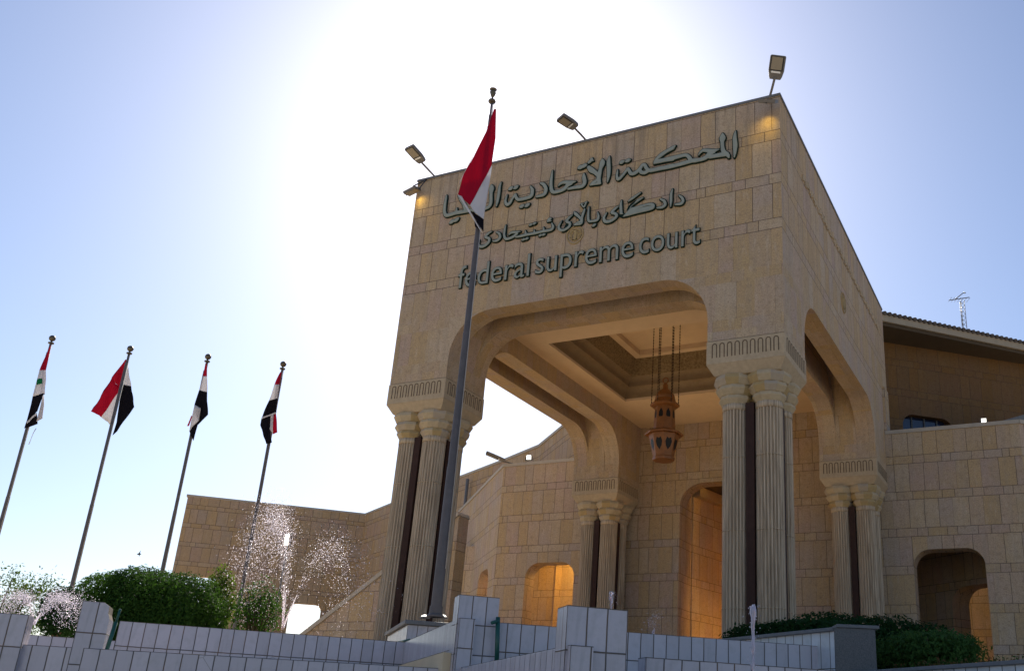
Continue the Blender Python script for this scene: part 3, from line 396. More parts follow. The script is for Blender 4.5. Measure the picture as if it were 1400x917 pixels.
  '-1808,14847 -1752,14837 -1727,14840 -1689,14857 -1639,14848 -1589,14862 -1551,14897 -1542,14922 -1550,14947 -1564,14958 -1608,14972 -1577,14980 -1389,14973 -1239,14981 -1224,14972 -1255,14935 -1262,14910 -1252,14886 -1239,14877 -1189,14868 -1127,14882 -1089,14872 -1052,14873 -1014,14891 -986,14922 -978,14947 -989,14972 -977,14978 -889,14975 -827,14981 -789,14993 -752,15016 -726,15047 -711,15085 -707,15122 -714,15160 -732,15197 -790,15285 -802,15294 -827,15301 -852,15288 -864,15260 -834,15147 -839,15112 -852,15106 -902,15101 -1027,15107 -1054,15197 -1066,15210 -1089,15216 -1108,15210 -1121,15197 -1129,15122 -1139,15109 -1339,15098 -1371,15172 -1402,15185 -1427,15175 -1437,15160 -1442,15110 -1452,15097 -1627,15104 -1639,15122 -1674,15210 -1702,15224 -1727,15218 -1743,15197 -1740,15110 -1752,15102 -1871,15097 -1939,15093 -1951,15097 -1932,15122 -1927,15147 -1914,15157 -1864,15167 -1852,15180 -1848,15210 -1864,15231 -2002,15259 -2164,15278 -2214,15268 -2264,15235 -2304,15185 -2309,15172 -2305,15147 -2289,15130 -2264,15125 -2189,15158 -2089,15147 -2139,15121 -2227,15097 -2289,15090 -2328,15097 -2361,15147 -2376,15210 -2374,15522 -2389,15546 -2414,15553 -2444,15535 -2488,15385 -2498,15247 -2486,15135 -2464,15070 -2427,15012 -2389,14983 -2352,14970 -2302,14965 -2202,14974 -2127,14990 -2064,15013 -2039,14997 -1964,14978 -1877,14974 -1664,14981 -1635,14972 -1689,14951 -1739,14963 -1789,14945 -1833,14897 -1833,14872 -1826,14860|-3193,14872 -3139,14874 -3077,14888 -2989,14934 -2939,14978 -2914,15010 -2894,15047 -2882,15097 -2887,15160 -2909,15210 -2952,15243 -3017,15272 -2964,15316 -2864,15371 -2853,15397 -2864,15424 -2877,15433 -2902,15435 -2984,15422 -3039,15403 -3111,15347 -3152,15288 -3159,15235 -3139,15198 -3114,15176 -3013,15135 -3014,15097 -3052,15050 -3093,15022 -3139,15008 -3202,15009 -3234,15022 -3264,15049 -3285,15085 -3276,15185 -3287,15210 -3314,15222 -3339,15215 -3352,15202 -3384,15122 -3393,15085 -3391,15047 -3380,15010 -3339,14942 -3314,14917 -3277,14891 -3239,14878|-2710,14985 -2664,14985 -2627,14996 -2589,15015 -2552,15045 -2530,15072 -2513,15110 -2511,15185 -2535,15260 -2558,15297 -2589,15327 -2702,15385 -2727,15384 -2752,15367 -2762,15335 -2754,15310 -2664,15231 -2644,15185 -2638,15147 -2662,15122 -2702,15103 -2827,15094 -2850,15072 -2855,15047 -2843,15022 -2827,15011|-1584,15297 -1527,15293 -1477,15320 -1414,15310 -1364,15329 -1327,15365 -1324,15397 -1339,15416 -1389,15434 -1427,15433 -1477,15403 -1527,15417 -1577,15404 -1602,15383 -1626,15347 -1624,15322 -1615,15310|-997,15310 -964,15299 -839,15301 -817,15335 -816,15360 -831,15385 -819,15397 -812,15422 -821,15447 -839,15461 -877,15480 -902,15485 -939,15479 -970,15460 -996,15422 -1015,15360 -1014,15335'),
}

# ------------------------------------------------------------------ ground
mb = MB(); mb.face([(-900, -900, 0), (900, -900, 0), (900, 900, 0), (-900, 900, 0)]); struct(mb.build('ground', M['street']))
mb = MB()
mb.prism([(-90, -97), (-2.95, -9.72), (.36, -6.25), (3.7, -9.5), (8.2, -5.3), (11.4, -8.5), (60, -8.5), (90, 60), (60, 120), (-120, 120), (-140, -97)],
         (0, 0, 0), (1, 0, 0), (0, 1, 0), 2.5); struct(mb.build('terrace', M['paving']))

mb = MB(); mb.box(-7.5, 7.5, -2.5, 13.69, 2.501, 2.504); struct(mb.build('added_dark_floor', M['floor']))  # unseen dark layer added over the terrace to cut bounce in the portico

# ------------------------------------------------------------------ arches and coursed walls
def opening(a, b, zb, zt, rx, rz, n=9):
    p = [(a, zb)] + [(a+rx-rx*math.cos(t*math.pi/2/n), zt-rz+rz*math.sin(t*math.pi/2/n)) for t in range(n+1)]
    return p + [(a+b-x, z) for x, z in p[::-1]]
def wall_outline(a, b, zb, zt, ops=()):
    p = [(a, zb), (a, zt), (b, zt), (b, zb)]
    for o in sorted(ops, key=lambda o: -o[0][0]): p += o[::-1]
    return p
H, Z0, DP = 17.858, 10.885, 13.70
X3 = ((1, 0, 0), (0, 0, 1)); Y3 = ((0, 1, 0), (0, 0, 1))

# ------------------------------------------------------------------ the gate (portico)
gate = thing('portico', 'tall limestone entrance portico with rounded openings on clustered fluted columns', 'portico', (0, 6.8, 2.5))
zt, rx, rz = 12.84, 1.32, 1.36
mb = MB()
mb.prism(wall_outline(-6, 6, Z0, H, [opening(-4, 4, Z0, zt, rx, rz)]), (0, 0, 0), *X3, -.65)
mb.prism(wall_outline(-6, 6, 11.0, H, [opening(-4.0, 4.0, 11.0, 14.2, 2.0, 3.15)]), (0, .65, 0), *X3, -.72)
mb.prism(wall_outline(-6, 6, Z0, H, [opening(-4, 4, Z0, zt, rx, rz)]), (0, 1.37, 0), *X3, -.63)
mb.box(-6, -4.0, .65, 1.37, Z0, 11.0); mb.box(4.0, 6, .65, 1.37, Z0, 11.0)
mb.build('front_wall', M['stone_gate'], gate)
def side_poly(a0, a1, zb, ztop, ra, rb, back, zr):
    o = opening(a0, a1, zb, ztop, ra, rb)[1:-1]
    return [(2.0, H)] + o + [(a1, zr), (back, zr), (back, 12.6), (14.78, 12.6), (14.78, H)]
for sx in (-1, 1):
    mb = MB()
    for x0, x1, g in ((5.35, 6.0, 0), (4.63, 5.35, 1), (4.0, 4.63, 0)):
        if g: pl = side_poly(2.0, 11.7, 11.0, 14.2, 2.0, 3.15, 13.68, 11.0)
        else: pl = side_poly(2.0, 11.7, Z0, zt, rx, rz, 13.68, Z0)
        lo, hi = (x0, x1) if sx > 0 else (-x1, -x0)
        mb.prism(pl, (lo, 0, 0), *Y3, hi-lo)
    lo, hi = (4.63, 5.35) if sx > 0 else (-5.35, -4.63)
    mb.box(lo, hi, 11.7, 13.68, Z0, 11.0)
    mb.build('side_wall', M['stone_gate'], gate)
mb = MB(); mb.box(-4.0, 4.0, 2.0, 14.7, 17.2, 17.45); mb.build('roof_slab', M['slab'], gate)
mb = MB()                                                            # thin coping round the parapet
mb.box(-6.025, 6.025, -.025, .3, H-.005, H+.07); mb.box(5.72, 6.025, .302, 14.78, H-.004, H+.07); mb.box(-6.025, -5.72, .302, 14.78, H-.004, H+.07)
mb.build('coping', M['slab'], gate)
# ceiling with a stepped coffer
cx0, cx1, cy0, cy1, zc = -3.17, 3.17, 4.2, 10.32, 13.47
mb = MB()
mb.box(-4.0, 4.0, 2.0, cy0, zc, zc+.1); mb.box(-4.0, 4.0, cy1, 13.68, zc, zc+.1)
mb.box(-4.0, cx0, cy0, cy1, zc, zc+.1); mb.box(cx1, 4.0, cy0, cy1, zc, zc+.1)
ceil = mb.build('ceiling', M['plaster'], gate)
def ring(mb, a, z0, b, z1, mi=0):
    """sloping band between two rectangles, inset a at z0 and b at z1"""
    A = [(cx0+a, cy0+a), (cx1-a, cy0+a), (cx1-a, cy1-a), (cx0+a, cy1-a)]; B_ = [(cx0+b, cy0+b), (cx1-b, cy0+b), (cx1-b, cy1-b), (cx0+b, cy1-b)]
    for i in range(4):
        j = (i+1) % 4
        mb.face([(*A[i], z0), (*A[j], z0), (*B_[j], z1), (*B_[i], z1)], mi)
mb = MB()
def roll(z0, a0, dz, da):
    pr = [(a0+da*(1-math.cos(t*math.pi/2/6)), z0+dz*math.sin(t*math.pi/2/6)) for t in range(7)]
    for p, q in zip(pr[:-1], pr[1:]): ring(mb, p[0], p[1], q[0], q[1])
ring(mb, 0, zc+.1, .0, zc+.26); roll(zc+.26, .0, .22, .2); ring(mb, .2, zc+.48, .26, zc+.48); ring(mb, .26, zc+.48, .26, zc+.62); roll(zc+.62, .26, .2, .18)
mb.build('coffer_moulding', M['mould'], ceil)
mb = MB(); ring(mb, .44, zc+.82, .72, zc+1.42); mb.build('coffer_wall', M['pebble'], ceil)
mb = MB(); ring(mb, .72, zc+1.42, 1.0, zc+1.42); ring(mb, 1.0, zc+1.42, 1.0, zc+1.62)
mb.box(cx0+.6, cx1-.6, cy0+.6, cy1-.6, zc+1.62, zc+1.7); mb.build('coffer_top', M['plaster'], ceil)

def arch_band(mb, c, t, n, count, w, h, zmid):
    """a row of little blind arches carved round the block"""
    c = Vector(c); t = Vector(t); st = w/count
    for k in range(count):
        x = -w/2 + st*(k+.5); r = st*.29
        pts = [c + t*(x-r) + Vector((0, 0, zmid-h/2))]
        for a in range(7):
            an = math.pi - math.pi*a/6
            pts.append(c + t*(x+r*math.cos(an)) + Vector((0, 0, zmid+h/2-r+r*math.sin(an))))
        pts.append(c + t*(x+r) + Vector((0, 0, zmid-h/2)))
        mb.ribbon(pts, n, .034, .007)
rng = random.Random(5)
def flute(a, r, k): return r - (.055 if k % 3 == 0 else .006 if k % 3 == 1 else 0)
for cx, cy in ((5, 1.0), (-5, 1.0), (5, 12.69), (-5, 12.69)):
    mb = MB(); hw = 1.02
    mb.box(cx-hw, cx+hw, cy-hw+.0, cy+hw-(.04 if cy > 5 else 0), 10.24, Z0-.012)
    a = [(cx+sx*(hw-.003), cy+sy*(hw-.05 if cy > 5 and sy > 0 else hw-.003), 10.24) for sx, sy in ((-1, -1), (1, -1), (1, 1), (-1, 1))]
    b = [(cx+sx*.86, cy+sy*.86, 9.98) for sx, sy in ((-1, -1), (1, -1), (1, 1), (-1, 1))]
    for i in range(4): mb.face([a[i], a[(i+1) % 4], b[(i+1) % 4], b[i]])
    mb.face(b)
    for sx, sy in ((-1, -1), (1, -1), (1, 1), (-1, 1)):              # little shoulder stones under the corners
        p = Vector((cx+sx*.99, cy+sy*.99*(1 if sy < 0 or cy < 5 else .96), 10.3)); q = Vector((cx+sx*.72, cy+sy*.72, 9.99))
    pier = mb.build('pier', M['carved'], gate, bevel=.02)
    for t, n in (((1, 0, 0), (0, -1, 0)), ((0, 1, 0), (1, 0, 0)), ((0, 1, 0), (-1, 0, 0)), ((1, 0, 0), (0, 1, 0))):
        if cy > 5 and n[1] > 0: continue
        mb = MB(); arch_band(mb, (cx+n[0]*hw, cy+n[1]*hw, 0), t, n, 9, 1.80, .38, 10.60)
        mb.build('arcade_groove_shade', M['groove_shade'], pier)
    for sx in (-1, 1):
        for sy in (-1, 1):
            c = (cx+sx*.425, cy+sy*.425)
            mb = MB()
            mb.lathe(c, [(.335, 2.5), (.335, 9.10)], 72, fl=flute); mb.lathe(c, [(.342, 9.10), (.342, 9.26)], 32, smooth=True)
            for zj in (4.3, 6.1, 7.9): mb.lathe(c, [(.3395, zj), (.3395, zj+.012)], 36, smooth=True)
            mb.build('column', M['column'], pier)
            mb = MB(); rot = rng.random()*.2
            for k, (r0, r1, r2, za, zb_) in enumerate(((.35, .44, .40, 9.25, 9.48), (.42, .52, .47, 9.475, 9.73), (.49, .575, .54, 9.725, 9.985))):
                tint = [rng.choice((0, 0, 0, 1, 2)) for _ in range(10)]
                mb.lathe(c, [(r0, za), (r1, za+(zb_-za)*.6), (r2, zb_)], 10, rot=rot+(k % 2)*.314, mi=lambda q, tint=tint: tint[q])
            mb.build('capital', [M['cap_a'], M['cap_b'], M['cap_c']], pier, bevel=.012)
    mb = MB(); mb.box(cx-.105, cx+.105, cy-.66, cy+.66, 2.5, 9.27); mb.box(cx-.66, cx-.106, cy-.105, cy+.105, 2.5, 9.27); mb.box(cx+.106, cx+.66, cy-.105, cy+.105, 2.5, 9.27); mb.box(cx-.4, cx+.4, cy-.4, cy+.4, 9.2, 9.9); mb.build('marble_core', M['marble'], pier)
# carved ornament on the right flank and the emblem on the front
mb = MB()
for k in range(74):
    y = 2.2 + k*.155
    zz = 16.62 + .05*math.sin(k*1.9)
    mb.box(6.0-.01, 6.0+.03+.02*rng.random(), y, y+.07+.05*rng.random(), zz-.08-.05*rng.random(), zz+.07+.05*rng.random())
mb.build('carved_band', M['carved'], gate, bevel=.01)
def medallion(c, t, n, s, nm):
    mb = MB(); c = Vector(c); t = Vector(t); up = Vector((0, 0, 1))
    P = lambda x, z: c + t*(x*s) + up*(z*s)
    mb.ribbon([P(.9*math.cos(a)*(1+.08*math.sin(a)), .95*math.sin(a)) for a in [k*math.pi/12 for k in range(24)]], n, .045, .03, True)
    mb.ribbon([P(.68*math.cos(a), .62*math.sin(a)+.08) for a in [k*math.pi/10+math.pi*1.1 for k in range(19)]], n, .04, .03)
    for sx in (-1, 1):
        mb.ribbon([P(sx*.08, .45), P(sx*.3, .5), P(sx*.55, .3), P(sx*.5, -.05), P(sx*.3, -.3)], n, .05, .03)
        mb.ribbon([P(sx*.2, .3), P(sx*.36, .22), P(sx*.34, -.1)], n, .04, .025)
    mb.ribbon([P(0, .5), P(.05, .2), P(0, -.2), P(0, -.5)], n, .12, .035)
    mb.ribbon([P(-.3, -.5), P(0, -.62), P(.3, -.5)], n, .06, .03)
    return mb.build(nm, M['cap_b'], gate)
medallion((-.05, 0, 14.74), (1, 0, 0), (0, -1, 0), .29, 'carved_emblem')
medallion((6.0, 7.2, 14.84), (0, 1, 0), (1, 0, 0), .36, 'carved_emblem')

# ------------------------------------------------------------------ the courthouse behind
court = thing('courthouse', 'large limestone courthouse with angled wings and arched openings behind the portico', 'building', (0, 14, 2.5))
S2 = math.sqrt(.5)
arch_l = opening(-9.1, -6.78, 2.5, 8.0, .62, .62); door_o = opening(-2.16, 2.16, 2.5, 10.96, 1.0, .85); arch_r = opening(6.74, 9.12, 2.5, 7.98, .6, .6)
mb = MB()
out = [(-10.64, 2.5), (-10.64, 12.3), (-6.1, 12.3), (-6.1, 14.2), (6.1, 14.2), (6.1, 12.3), (10.65, 12.3), (10.65, 2.5)]
for o in (arch_r, door_o, arch_l): out += o[::-1]
mb.prism(out, (0, DP, 0), *X3, -.75)
mb.build('back_wall', M['stone'], court)
dB = Vector((-.703, .711, 0)).normalized()
def angled(name, o, d, L, zb, zt_, ops, thick, m_, parent):
    """wall standing on the line from o along d, its outer face on that line; thickness goes inwards (+y side)"""
    mb = MB(); d = Vector(d).normalized(); n = d.cross(Vector((0, 0, 1)))
    s = 1 if n.y > 0 else -1
    mb.prism(wall_outline(0, L, zb, zt_, ops), o, d, (0, 0, 1), s*thick); return mb.build(name, m_, parent)
angled('left_wing_wall', (-10.643, DP+.003, 0), dB, 26, 2.5, 12.3, [opening(a, a+2.25, 2.5, 8.05, .6, .6) for a in (1.2, 5.65, 10.05, 14.5)], .6, M['stone'], court)
angled('right_wing_wall', (10.653, DP+.003, 0), (S2, S2, 0), 22, 2.5, 12.3, [], .6, M['stone'], court)
for o, d, L in (((-10.68, DP-.03, 0), dB, 26), ((10.69, DP-.03, 0), Vector((S2, S2, 0)), 22)):      # coping along the wings
    mb = MB(); mb.box(*((-10.68, -6.03) if d.x < 0 else (6.03, 10.69)), DP-.035, DP+.78, 12.302, 12.44)
    n = d.cross(Vector((0, 0, 1))); s = 1 if n.y > 0 else -1
    mb.prism([(0.02, 12.303), (L, 12.303), (L, 12.442), (0.02, 12.442)], o, d, (0, 0, 1), s*.66)
    mb.build('wing_coping', M['coping'], court)
# corridors seen through the openings
mb = MB()
mb.box(-16.5, -5.3, 17.4, 17.8, 2.5, 9.6); mb.prism(wall_outline(0, 16, 2.5, 9.6), (-9.6, 17.2, 0), dB, (0, 0, 1), .4)
mb.build('corridor_wall', M['stone_in'], court)
mb = MB(); mb.prism([(-10.2, 14.48), (-5.3, 14.48), (-5.3, 17.4), (-10, 17.4), (-22, 28), (-23.5, 26.8)], (0, 0, 9.3), (1, 0, 0), (0, 1, 0), .3); mb.build('corridor_ceiling', M['plaster'], court)
dv = Vector((.2, 1, 0)).normalized()
mb = MB(); mb.box(-3.2, -2.163, 14.452, 15.06, 2.5, 11.3); mb.box(2.163, 3.2, 14.452, 15.06, 2.5, 11.3); mb.build('door_jamb', M['stone'], court)
mb = MB(); mb.prism([(0, 2.5), (6, 2.5), (6, 10.75), (0, 10.75)], (-2.12, 15.07, 0), dv, (0, 0, 1), -.3)
mb.box(-2.6, 5.8, 19.6, 19.9, 2.5, 11.5); mb.box(5.5, 5.8, 14.46, 19.6, 2.5, 11.5)
mb.build('vestibule_wall', M['stone_in'], court)
mb = MB(); mb.prism([(0, 10.75), (6, 10.75), (6, 11.15), (0, 11.15)], (-2.14, 15.07, 0), dv, (0, 0, 1), .35); mb.build('vestibule_beam', M['carved'], court)
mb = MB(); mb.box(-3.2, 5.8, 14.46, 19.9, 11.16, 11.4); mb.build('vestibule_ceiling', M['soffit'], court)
dr = Vector((.80, -.60, 0))
mb = MB(); mb.prism(wall_outline(0, 7.5, 2.5, 9.0, [opening(2.0, 5.0, 2.5, 7.2, .7, .65)]), (5.9, 18.9, 0), dr, (0, 0, 1), -.9)
mb.box(5.9, 16.5, 21.5, 21.9, 2.5, 9.0)
mb.build('cloister_wall', M['stone_in'], court)
mb = MB(); mb.box(5.9, 16, 14.48, 21.9, 9.0, 9.3); mb.build('cloister_ceiling', M['soffit'], court)
# upper hall with its tiled eave
ha, hb = Vector((5.72, 17.25, 0)), Vector((10.91, 21.69, 0)); hd = (hb-ha).normalized(); hn = Vector((hd.y, -hd.x, 0))
h0 = ha - hd*3.2; HL = 30
so = lambda p: (p-h0).dot(hd)
w0, w1 = so(Vector((6.12, 17.6, 0))), so(Vector((7.95, 19.15, 0)))
mb = MB()
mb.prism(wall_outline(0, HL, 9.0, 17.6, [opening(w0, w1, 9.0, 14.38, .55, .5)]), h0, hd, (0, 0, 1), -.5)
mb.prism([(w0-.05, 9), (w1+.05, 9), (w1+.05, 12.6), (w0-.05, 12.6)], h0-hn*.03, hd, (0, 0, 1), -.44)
mb.build('upper_wall', M['stone_hall_shade'], court)
mb = MB(); mb.prism(opening(w0-.05, w1+.05, 12.6, 14.43, .5, .5), h0-hn*.30, hd, (0, 0, 1), -.03); wnd = mb.build('window', M['blueglass'], court)
mb = MB()
for k in range(1, 4):
    p = h0 - hn*.27 + hd*(w0+(w1-w0)*k/4); mb.bar(p+Vector((0, 0, 12.6)), p+Vector((0, 0, 14.36)), .06, .05)
p = h0 - hn*.27; mb.bar(p+hd*w0+Vector((0, 0, 13.75)), p+hd*w1+Vector((0, 0, 13.75)), .05, .04)
mb.build('window_bars', M['mullion'], wnd)
e0 = Vector((5.98, 15.3, 0)); en = hn; ed = Vector((S2, S2, 0)); e0 = e0 - ed*.35
mb = MB()
q = [e0, e0+ed*32]
mb.prism([(0, 17.62), (32, 17.62), (32, 17.93), (0, 17.93)], e0, ed, (0, 0, 1), -.12)
mb.build('fascia', M['fascia'], court)
mb = MB(); ei = e0 + Vector((-ed.y, ed.x, 0))*3.0
nb = Vector((-ed.y, ed.x, 0))
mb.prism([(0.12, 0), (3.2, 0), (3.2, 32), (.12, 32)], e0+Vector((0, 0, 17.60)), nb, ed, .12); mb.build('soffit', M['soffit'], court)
mb = MB()
mb.face([e0+Vector((0, 0, 17.94)), e0+ed*32+Vector((0, 0, 17.94)), e0+ed*32+nb*14+Vector((0, 0, 20.9)), e0+nb*14+Vector((0, 0, 20.9))])
for k in range(130):
    p = e0 + ed*(.12+k*.245)
    mb.tube([p - nb*.09 + Vector((0, 0, 17.95)), p + nb*2.2 + Vector((0, 0, 18.43))], .085, 8)
mb.build('tiled_roof', M['rooftile'], court)
# low sloping parapet and lit floodlight sit above the right wing
mb = MB(); pa = Vector((8.55, 14.9, 0)); pd_ = Vector((S2, .55, 0)).normalized()
mb.prism([(0, 12.0), (6, 12.0), (6, 14.7), (2.3, 13.35), (0, 12.5)], pa, pd_, (0, 0, 1), -.35); mb.build('sloping_parapet', M['slab'], court)
# long curved hall wall on the left
ch = [on_z(px, py, 16.0) for px, py in ((500, 704), (535, 690), (625, 655), (688, 631), (737, 611), (769, 585), (785, 573))]
ch = [Vector((p.x, p.y, 0)) for p in ch]; ch.append(ch[-1] + (ch[-1]-ch[-2])*.8)
hall = thing('hall_wall', 'long curved limestone hall wall rising behind the left wing', 'wall', (ch[2].x, ch[2].y, 2.5))
for a, b in zip(ch[:-1], ch[1:]):
    d = (b-a); L = d.length; d.normalize(); n = d.cross(Vector((0, 0, 1)))
    mb = MB(); mb.prism([(0, 2.5), (L, 2.5), (L, 16), (0, 16)], a, d, (0, 0, 1), .5 if n.y > 0 else -.5)
    mb.build('wall_panel', M['stone_far'], hall)
mb = MB()
for a, b in zip(ch[:-1], ch[1:]):
    d = (b-a).normalized(); n = d.cross(Vector((0, 0, 1))); n = n if n.y > 0 else -n
    mb.prism([(0, 0), ((b-a).length, 0), ((b-a).length, .15), (0, .15)], a+Vector((0, 0, 16.003))-n*.06, d, (0, 0, 1), .6 if d.cross(Vector((0,0,1))).y > 0 else -.6)
mb.build('wall_coping', M['coping'], hall)
mb = MB(); p = on_z(641, 648, 16.0); mb.tube([(p.x+.2, p.y-.35, 3), (p.x+.2, p.y-.35, 15.6)], .1); mb.build('drain_pipe', M['lampbody'], hall)
# flat end wall far left with an open arch through it
pA, pB = on_z(257, 678, 16.0), on_z(500, 704, 16.0); pA.z = pB.z = 0
endw = thing('end_wall', 'tall flat stone wall with an open arch behind the fountain spray', 'wall', ((pA.x+pB.x)/2, (pA.y+pB.y)/2, 2.5))
d = (pB-pA); L = d.length; d.normalize(); n = d.cross(Vector((0, 0, 1)))
mb = MB()
pl = [(0, 10.45), (0, 16), (L, 16), (L, 2.5)] + opening(8.15, 10.3, 2.5, 9.15, .45, .45)[::-1] + [(2.9, 2.5), (2.9, 10.45)]
mb.prism(pl, pA, d, (0, 0, 1), .6 if n.y > 0 else -.6); mb.build('wall_panel', M['stone_far'], endw)
mb = MB(); mb.prism([(-.05, 16.003), (L, 16.003), (L, 16.14), (-.05, 16.14)], pA-Vector((0, .06, 0)), d, (0, 0, 1), .7 if n.y > 0 else -.7); mb.build('wall_coping', M['coping'], endw)
# ramp parapet beside the left columns
ra, rb = on_y(415, 868, 6.0), on_y(540, 771, 6.0)
sl = (rb.z-ra.z)/(rb.x-ra.x)
ramp = thing('ramp_wall', 'sloping stone ramp wall climbing behind the left columns', 'wall', (rb.x, 6.0, 2.5))
mb = MB(); xa, xb = ra.x-2.2, rb.x+2.5
mb.prism([(xa, 2.5), (xb, 2.5), (xb, rb.z+sl*2.5), (xa, ra.z-sl*2.2)], (0, 6.0, 0), *X3, -.6); mb.build('wall_panel', M['stone'], ramp)
mb = MB(); mb.bar((xa, 6.27, ra.z-sl*2.2+.03), (xb, 6.27, rb.z+sl*2.5+.03), .72, .14); mb.build('wall_coping', M['coping'], ramp)

# ------------------------------------------------------------------ lettering on the front
def curve_mesh(loops, ext, y, name, mt, parent):
    cu = bpy.data.curves.new('tmp', 'CURVE'); cu.dimensions = '2D'; cu.fill_mode = 'BOTH'; cu.extrude = ext; cu.bevel_depth = .008; cu.bevel_resolution = 1
    cu.offset = -.006
    for L in loops:
        sp = cu.splines.new('POLY'); sp.points.add(len(L)-1); sp.use_cyclic_u = True
        for p, (x, z) in zip(sp.points, L): p.co = (x, z, 0, 1)
    to = bpy.data.objects.new('tmp', cu); COL.objects.link(to)
    me = bpy.data.meshes.new_from_object(to.evaluated_get(bpy.context.evaluated_depsgraph_get()))
    bpy.data.objects.remove(to)
    off = Vector((0, 0, 0)); q = parent
    while q: off = off + q.location; q = q.parent
    for v in me.vertices: v.co = Vector((v.co.x, y - v.co.z, v.co.y)) - off
    me.materials.clear(); me.materials.append(mt); me.name = name
    o = bpy.data.objects.new(name, me); COL.objects.link(o); o.parent = parent; return o
def dec(s): return [[(int(a.split(',')[0])/1000, int(a.split(',')[1])/1000) for a in L.split(' ')] for L in s.split('|')]
for wl_, lab in ((('w1', 'w2', 'w3'), 'large green outlined arabic lettering forming the top line on the portico front'),
                 (('w4', 'w5', 'w6'), 'smaller green outlined kurdish lettering forming the middle line on the portico front')):
    t = thing('sign_lettering', lab, 'lettering', (0, 0, 14.9 if wl_[0] == 'w4' else 16.1), 'lines of raised lettering on the portico front')
    for k in wl_:
        fr, bk = dec(LETTERS[k][0]), dec(LETTERS[k][1])
        wd = curve_mesh(bk, .018, -.028, 'word', M['letter_rim'], t)
        curve_mesh(fr, .006, -.060, 'letter_face', M['letter'], wd)
t = thing('sign_lettering', 'green outlined latin lettering reading federal supreme court above the opening', 'lettering', (0, 0, 13.7), 'lines of raised lettering on the portico front')
def word(txt, x0, x1, zb, asc, mt, ext, y, off, name, parent):
    cu = bpy.data.curves.new('tmp', 'FONT'); cu.body = txt; cu.extrude = ext; cu.offset = off; cu.bevel_depth = .004
    to = bpy.data.objects.new('tmp', cu); COL.objects.link(to)
    me = bpy.data.meshes.new_from_object(to.evaluated_get(bpy.context.evaluated_depsgraph_get())); bpy.data.objects.remove(to)
    return me
def latin(txt, x0, x1, zb, asc, parent):
    obs = []
    fr = word(txt, 0, 0, 0, 0, None, .02, 0, -.010, '', None)
    xs = [v.co.x for v in fr.vertices]; a, b = min(xs), max(xs); sx = (x1-x0)/(b-a); sz = asc
    bk = word(txt, 0, 0, 0, 0, None, .02, 0, .012, '', None)
    for me, mt, y, nm in ((bk, M['letter_rim'], -.028, 'word'), (fr, M['letter'], -.060, 'letter_face')):
        par = parent if nm == 'word' else obs[0]
        for v in me.vertices: v.co = Vector((x0+(v.co.x-a)*sx, y-v.co.z*(.9 if nm == 'word' else .4), zb+v.co.y*sz)) - parent.location
        me.materials.clear(); me.materials.append(mt); me.name = nm
        o = bpy.data.objects.new(nm, me); COL.objects.link(o); o.parent = par; obs.append(o)
for txt, x0, x1, zb in (('federal', -3.92, -1.46, 13.67), ('supreme', -1.25, 1.83, 13.69), ('court', 2.01, 3.78, 13.72)):
    latin(txt, x0, x1, zb, 1.06, t)

# ------------------------------------------------------------------ hanging lantern
LX, LY = -.22, 7.3
lan = thing('hanging_lantern', 'copper coloured octagonal lantern hanging on six chains from the coffered ceiling', 'lantern', (LX, LY, 10.05))
rt8 = math.pi/8
mb = MB(); mb.lathe((LX, LY), [(a*.84, b) for a, b in [(.30, 10.08), (.40, 10.1), (.42, 10.2), (.62, 10.92), (.62, 10.96)]], 8, rt8); lo_ = mb.build('lower_body', M['copper'], lan, bevel=.012)
mb = MB(); mb.lathe((LX, LY), [(a*.84, b) for a, b in [(.30, 10.05), (.44, 10.06), (.45, 10.16), (.40, 10.2)]], 8, rt8); mb.build('bottom_rim', M['copper'], lan, bevel=.01)
mb = MB(); mb.lathe((LX, LY), [(a*.84, b) for a, b in [(.60, 10.97), (.78, 10.93), (.79, 10.99), (.46, 11.12)]], 8, rt8); mb.build('skirt', M['copper'], lan, bevel=.012)
mb = MB(); mb.lathe((LX, LY), [(a*.84, b) for a, b in [(.45, 11.1), (.40, 11.95)]], 8, rt8); up_ = mb.build('upper_body', M['copper'], lan, bevel=.012)
mb = MB(); mb.lathe((LX, LY), [(a*.84, b) for a, b in [(.40, 11.93), (.60, 11.97), (.60, 12.04), (.44, 12.16), (.42, 12.24)]], 8, rt8); mb.build('collar', M['copper'], lan, bevel=.012)
mb = MB(); mb.lathe((LX, LY), [(a*.84, b) for a, b in [(.42, 12.22), (.38, 12.38), (.26, 12.52), (.13, 12.60), (.10, 12.68), (.12, 12.74), (.05, 12.82)]], 16, smooth=True); mb.build('dome', M['copper'], lan)
mb = MB(); mb.tube([(LX+.1*math.cos(a), LY, 12.92+.1*math.sin(a)) for a in [k*math.pi/6 for k in range(13)]], .022, 6); mb.build('hanging_ring', M['copper'], lan)
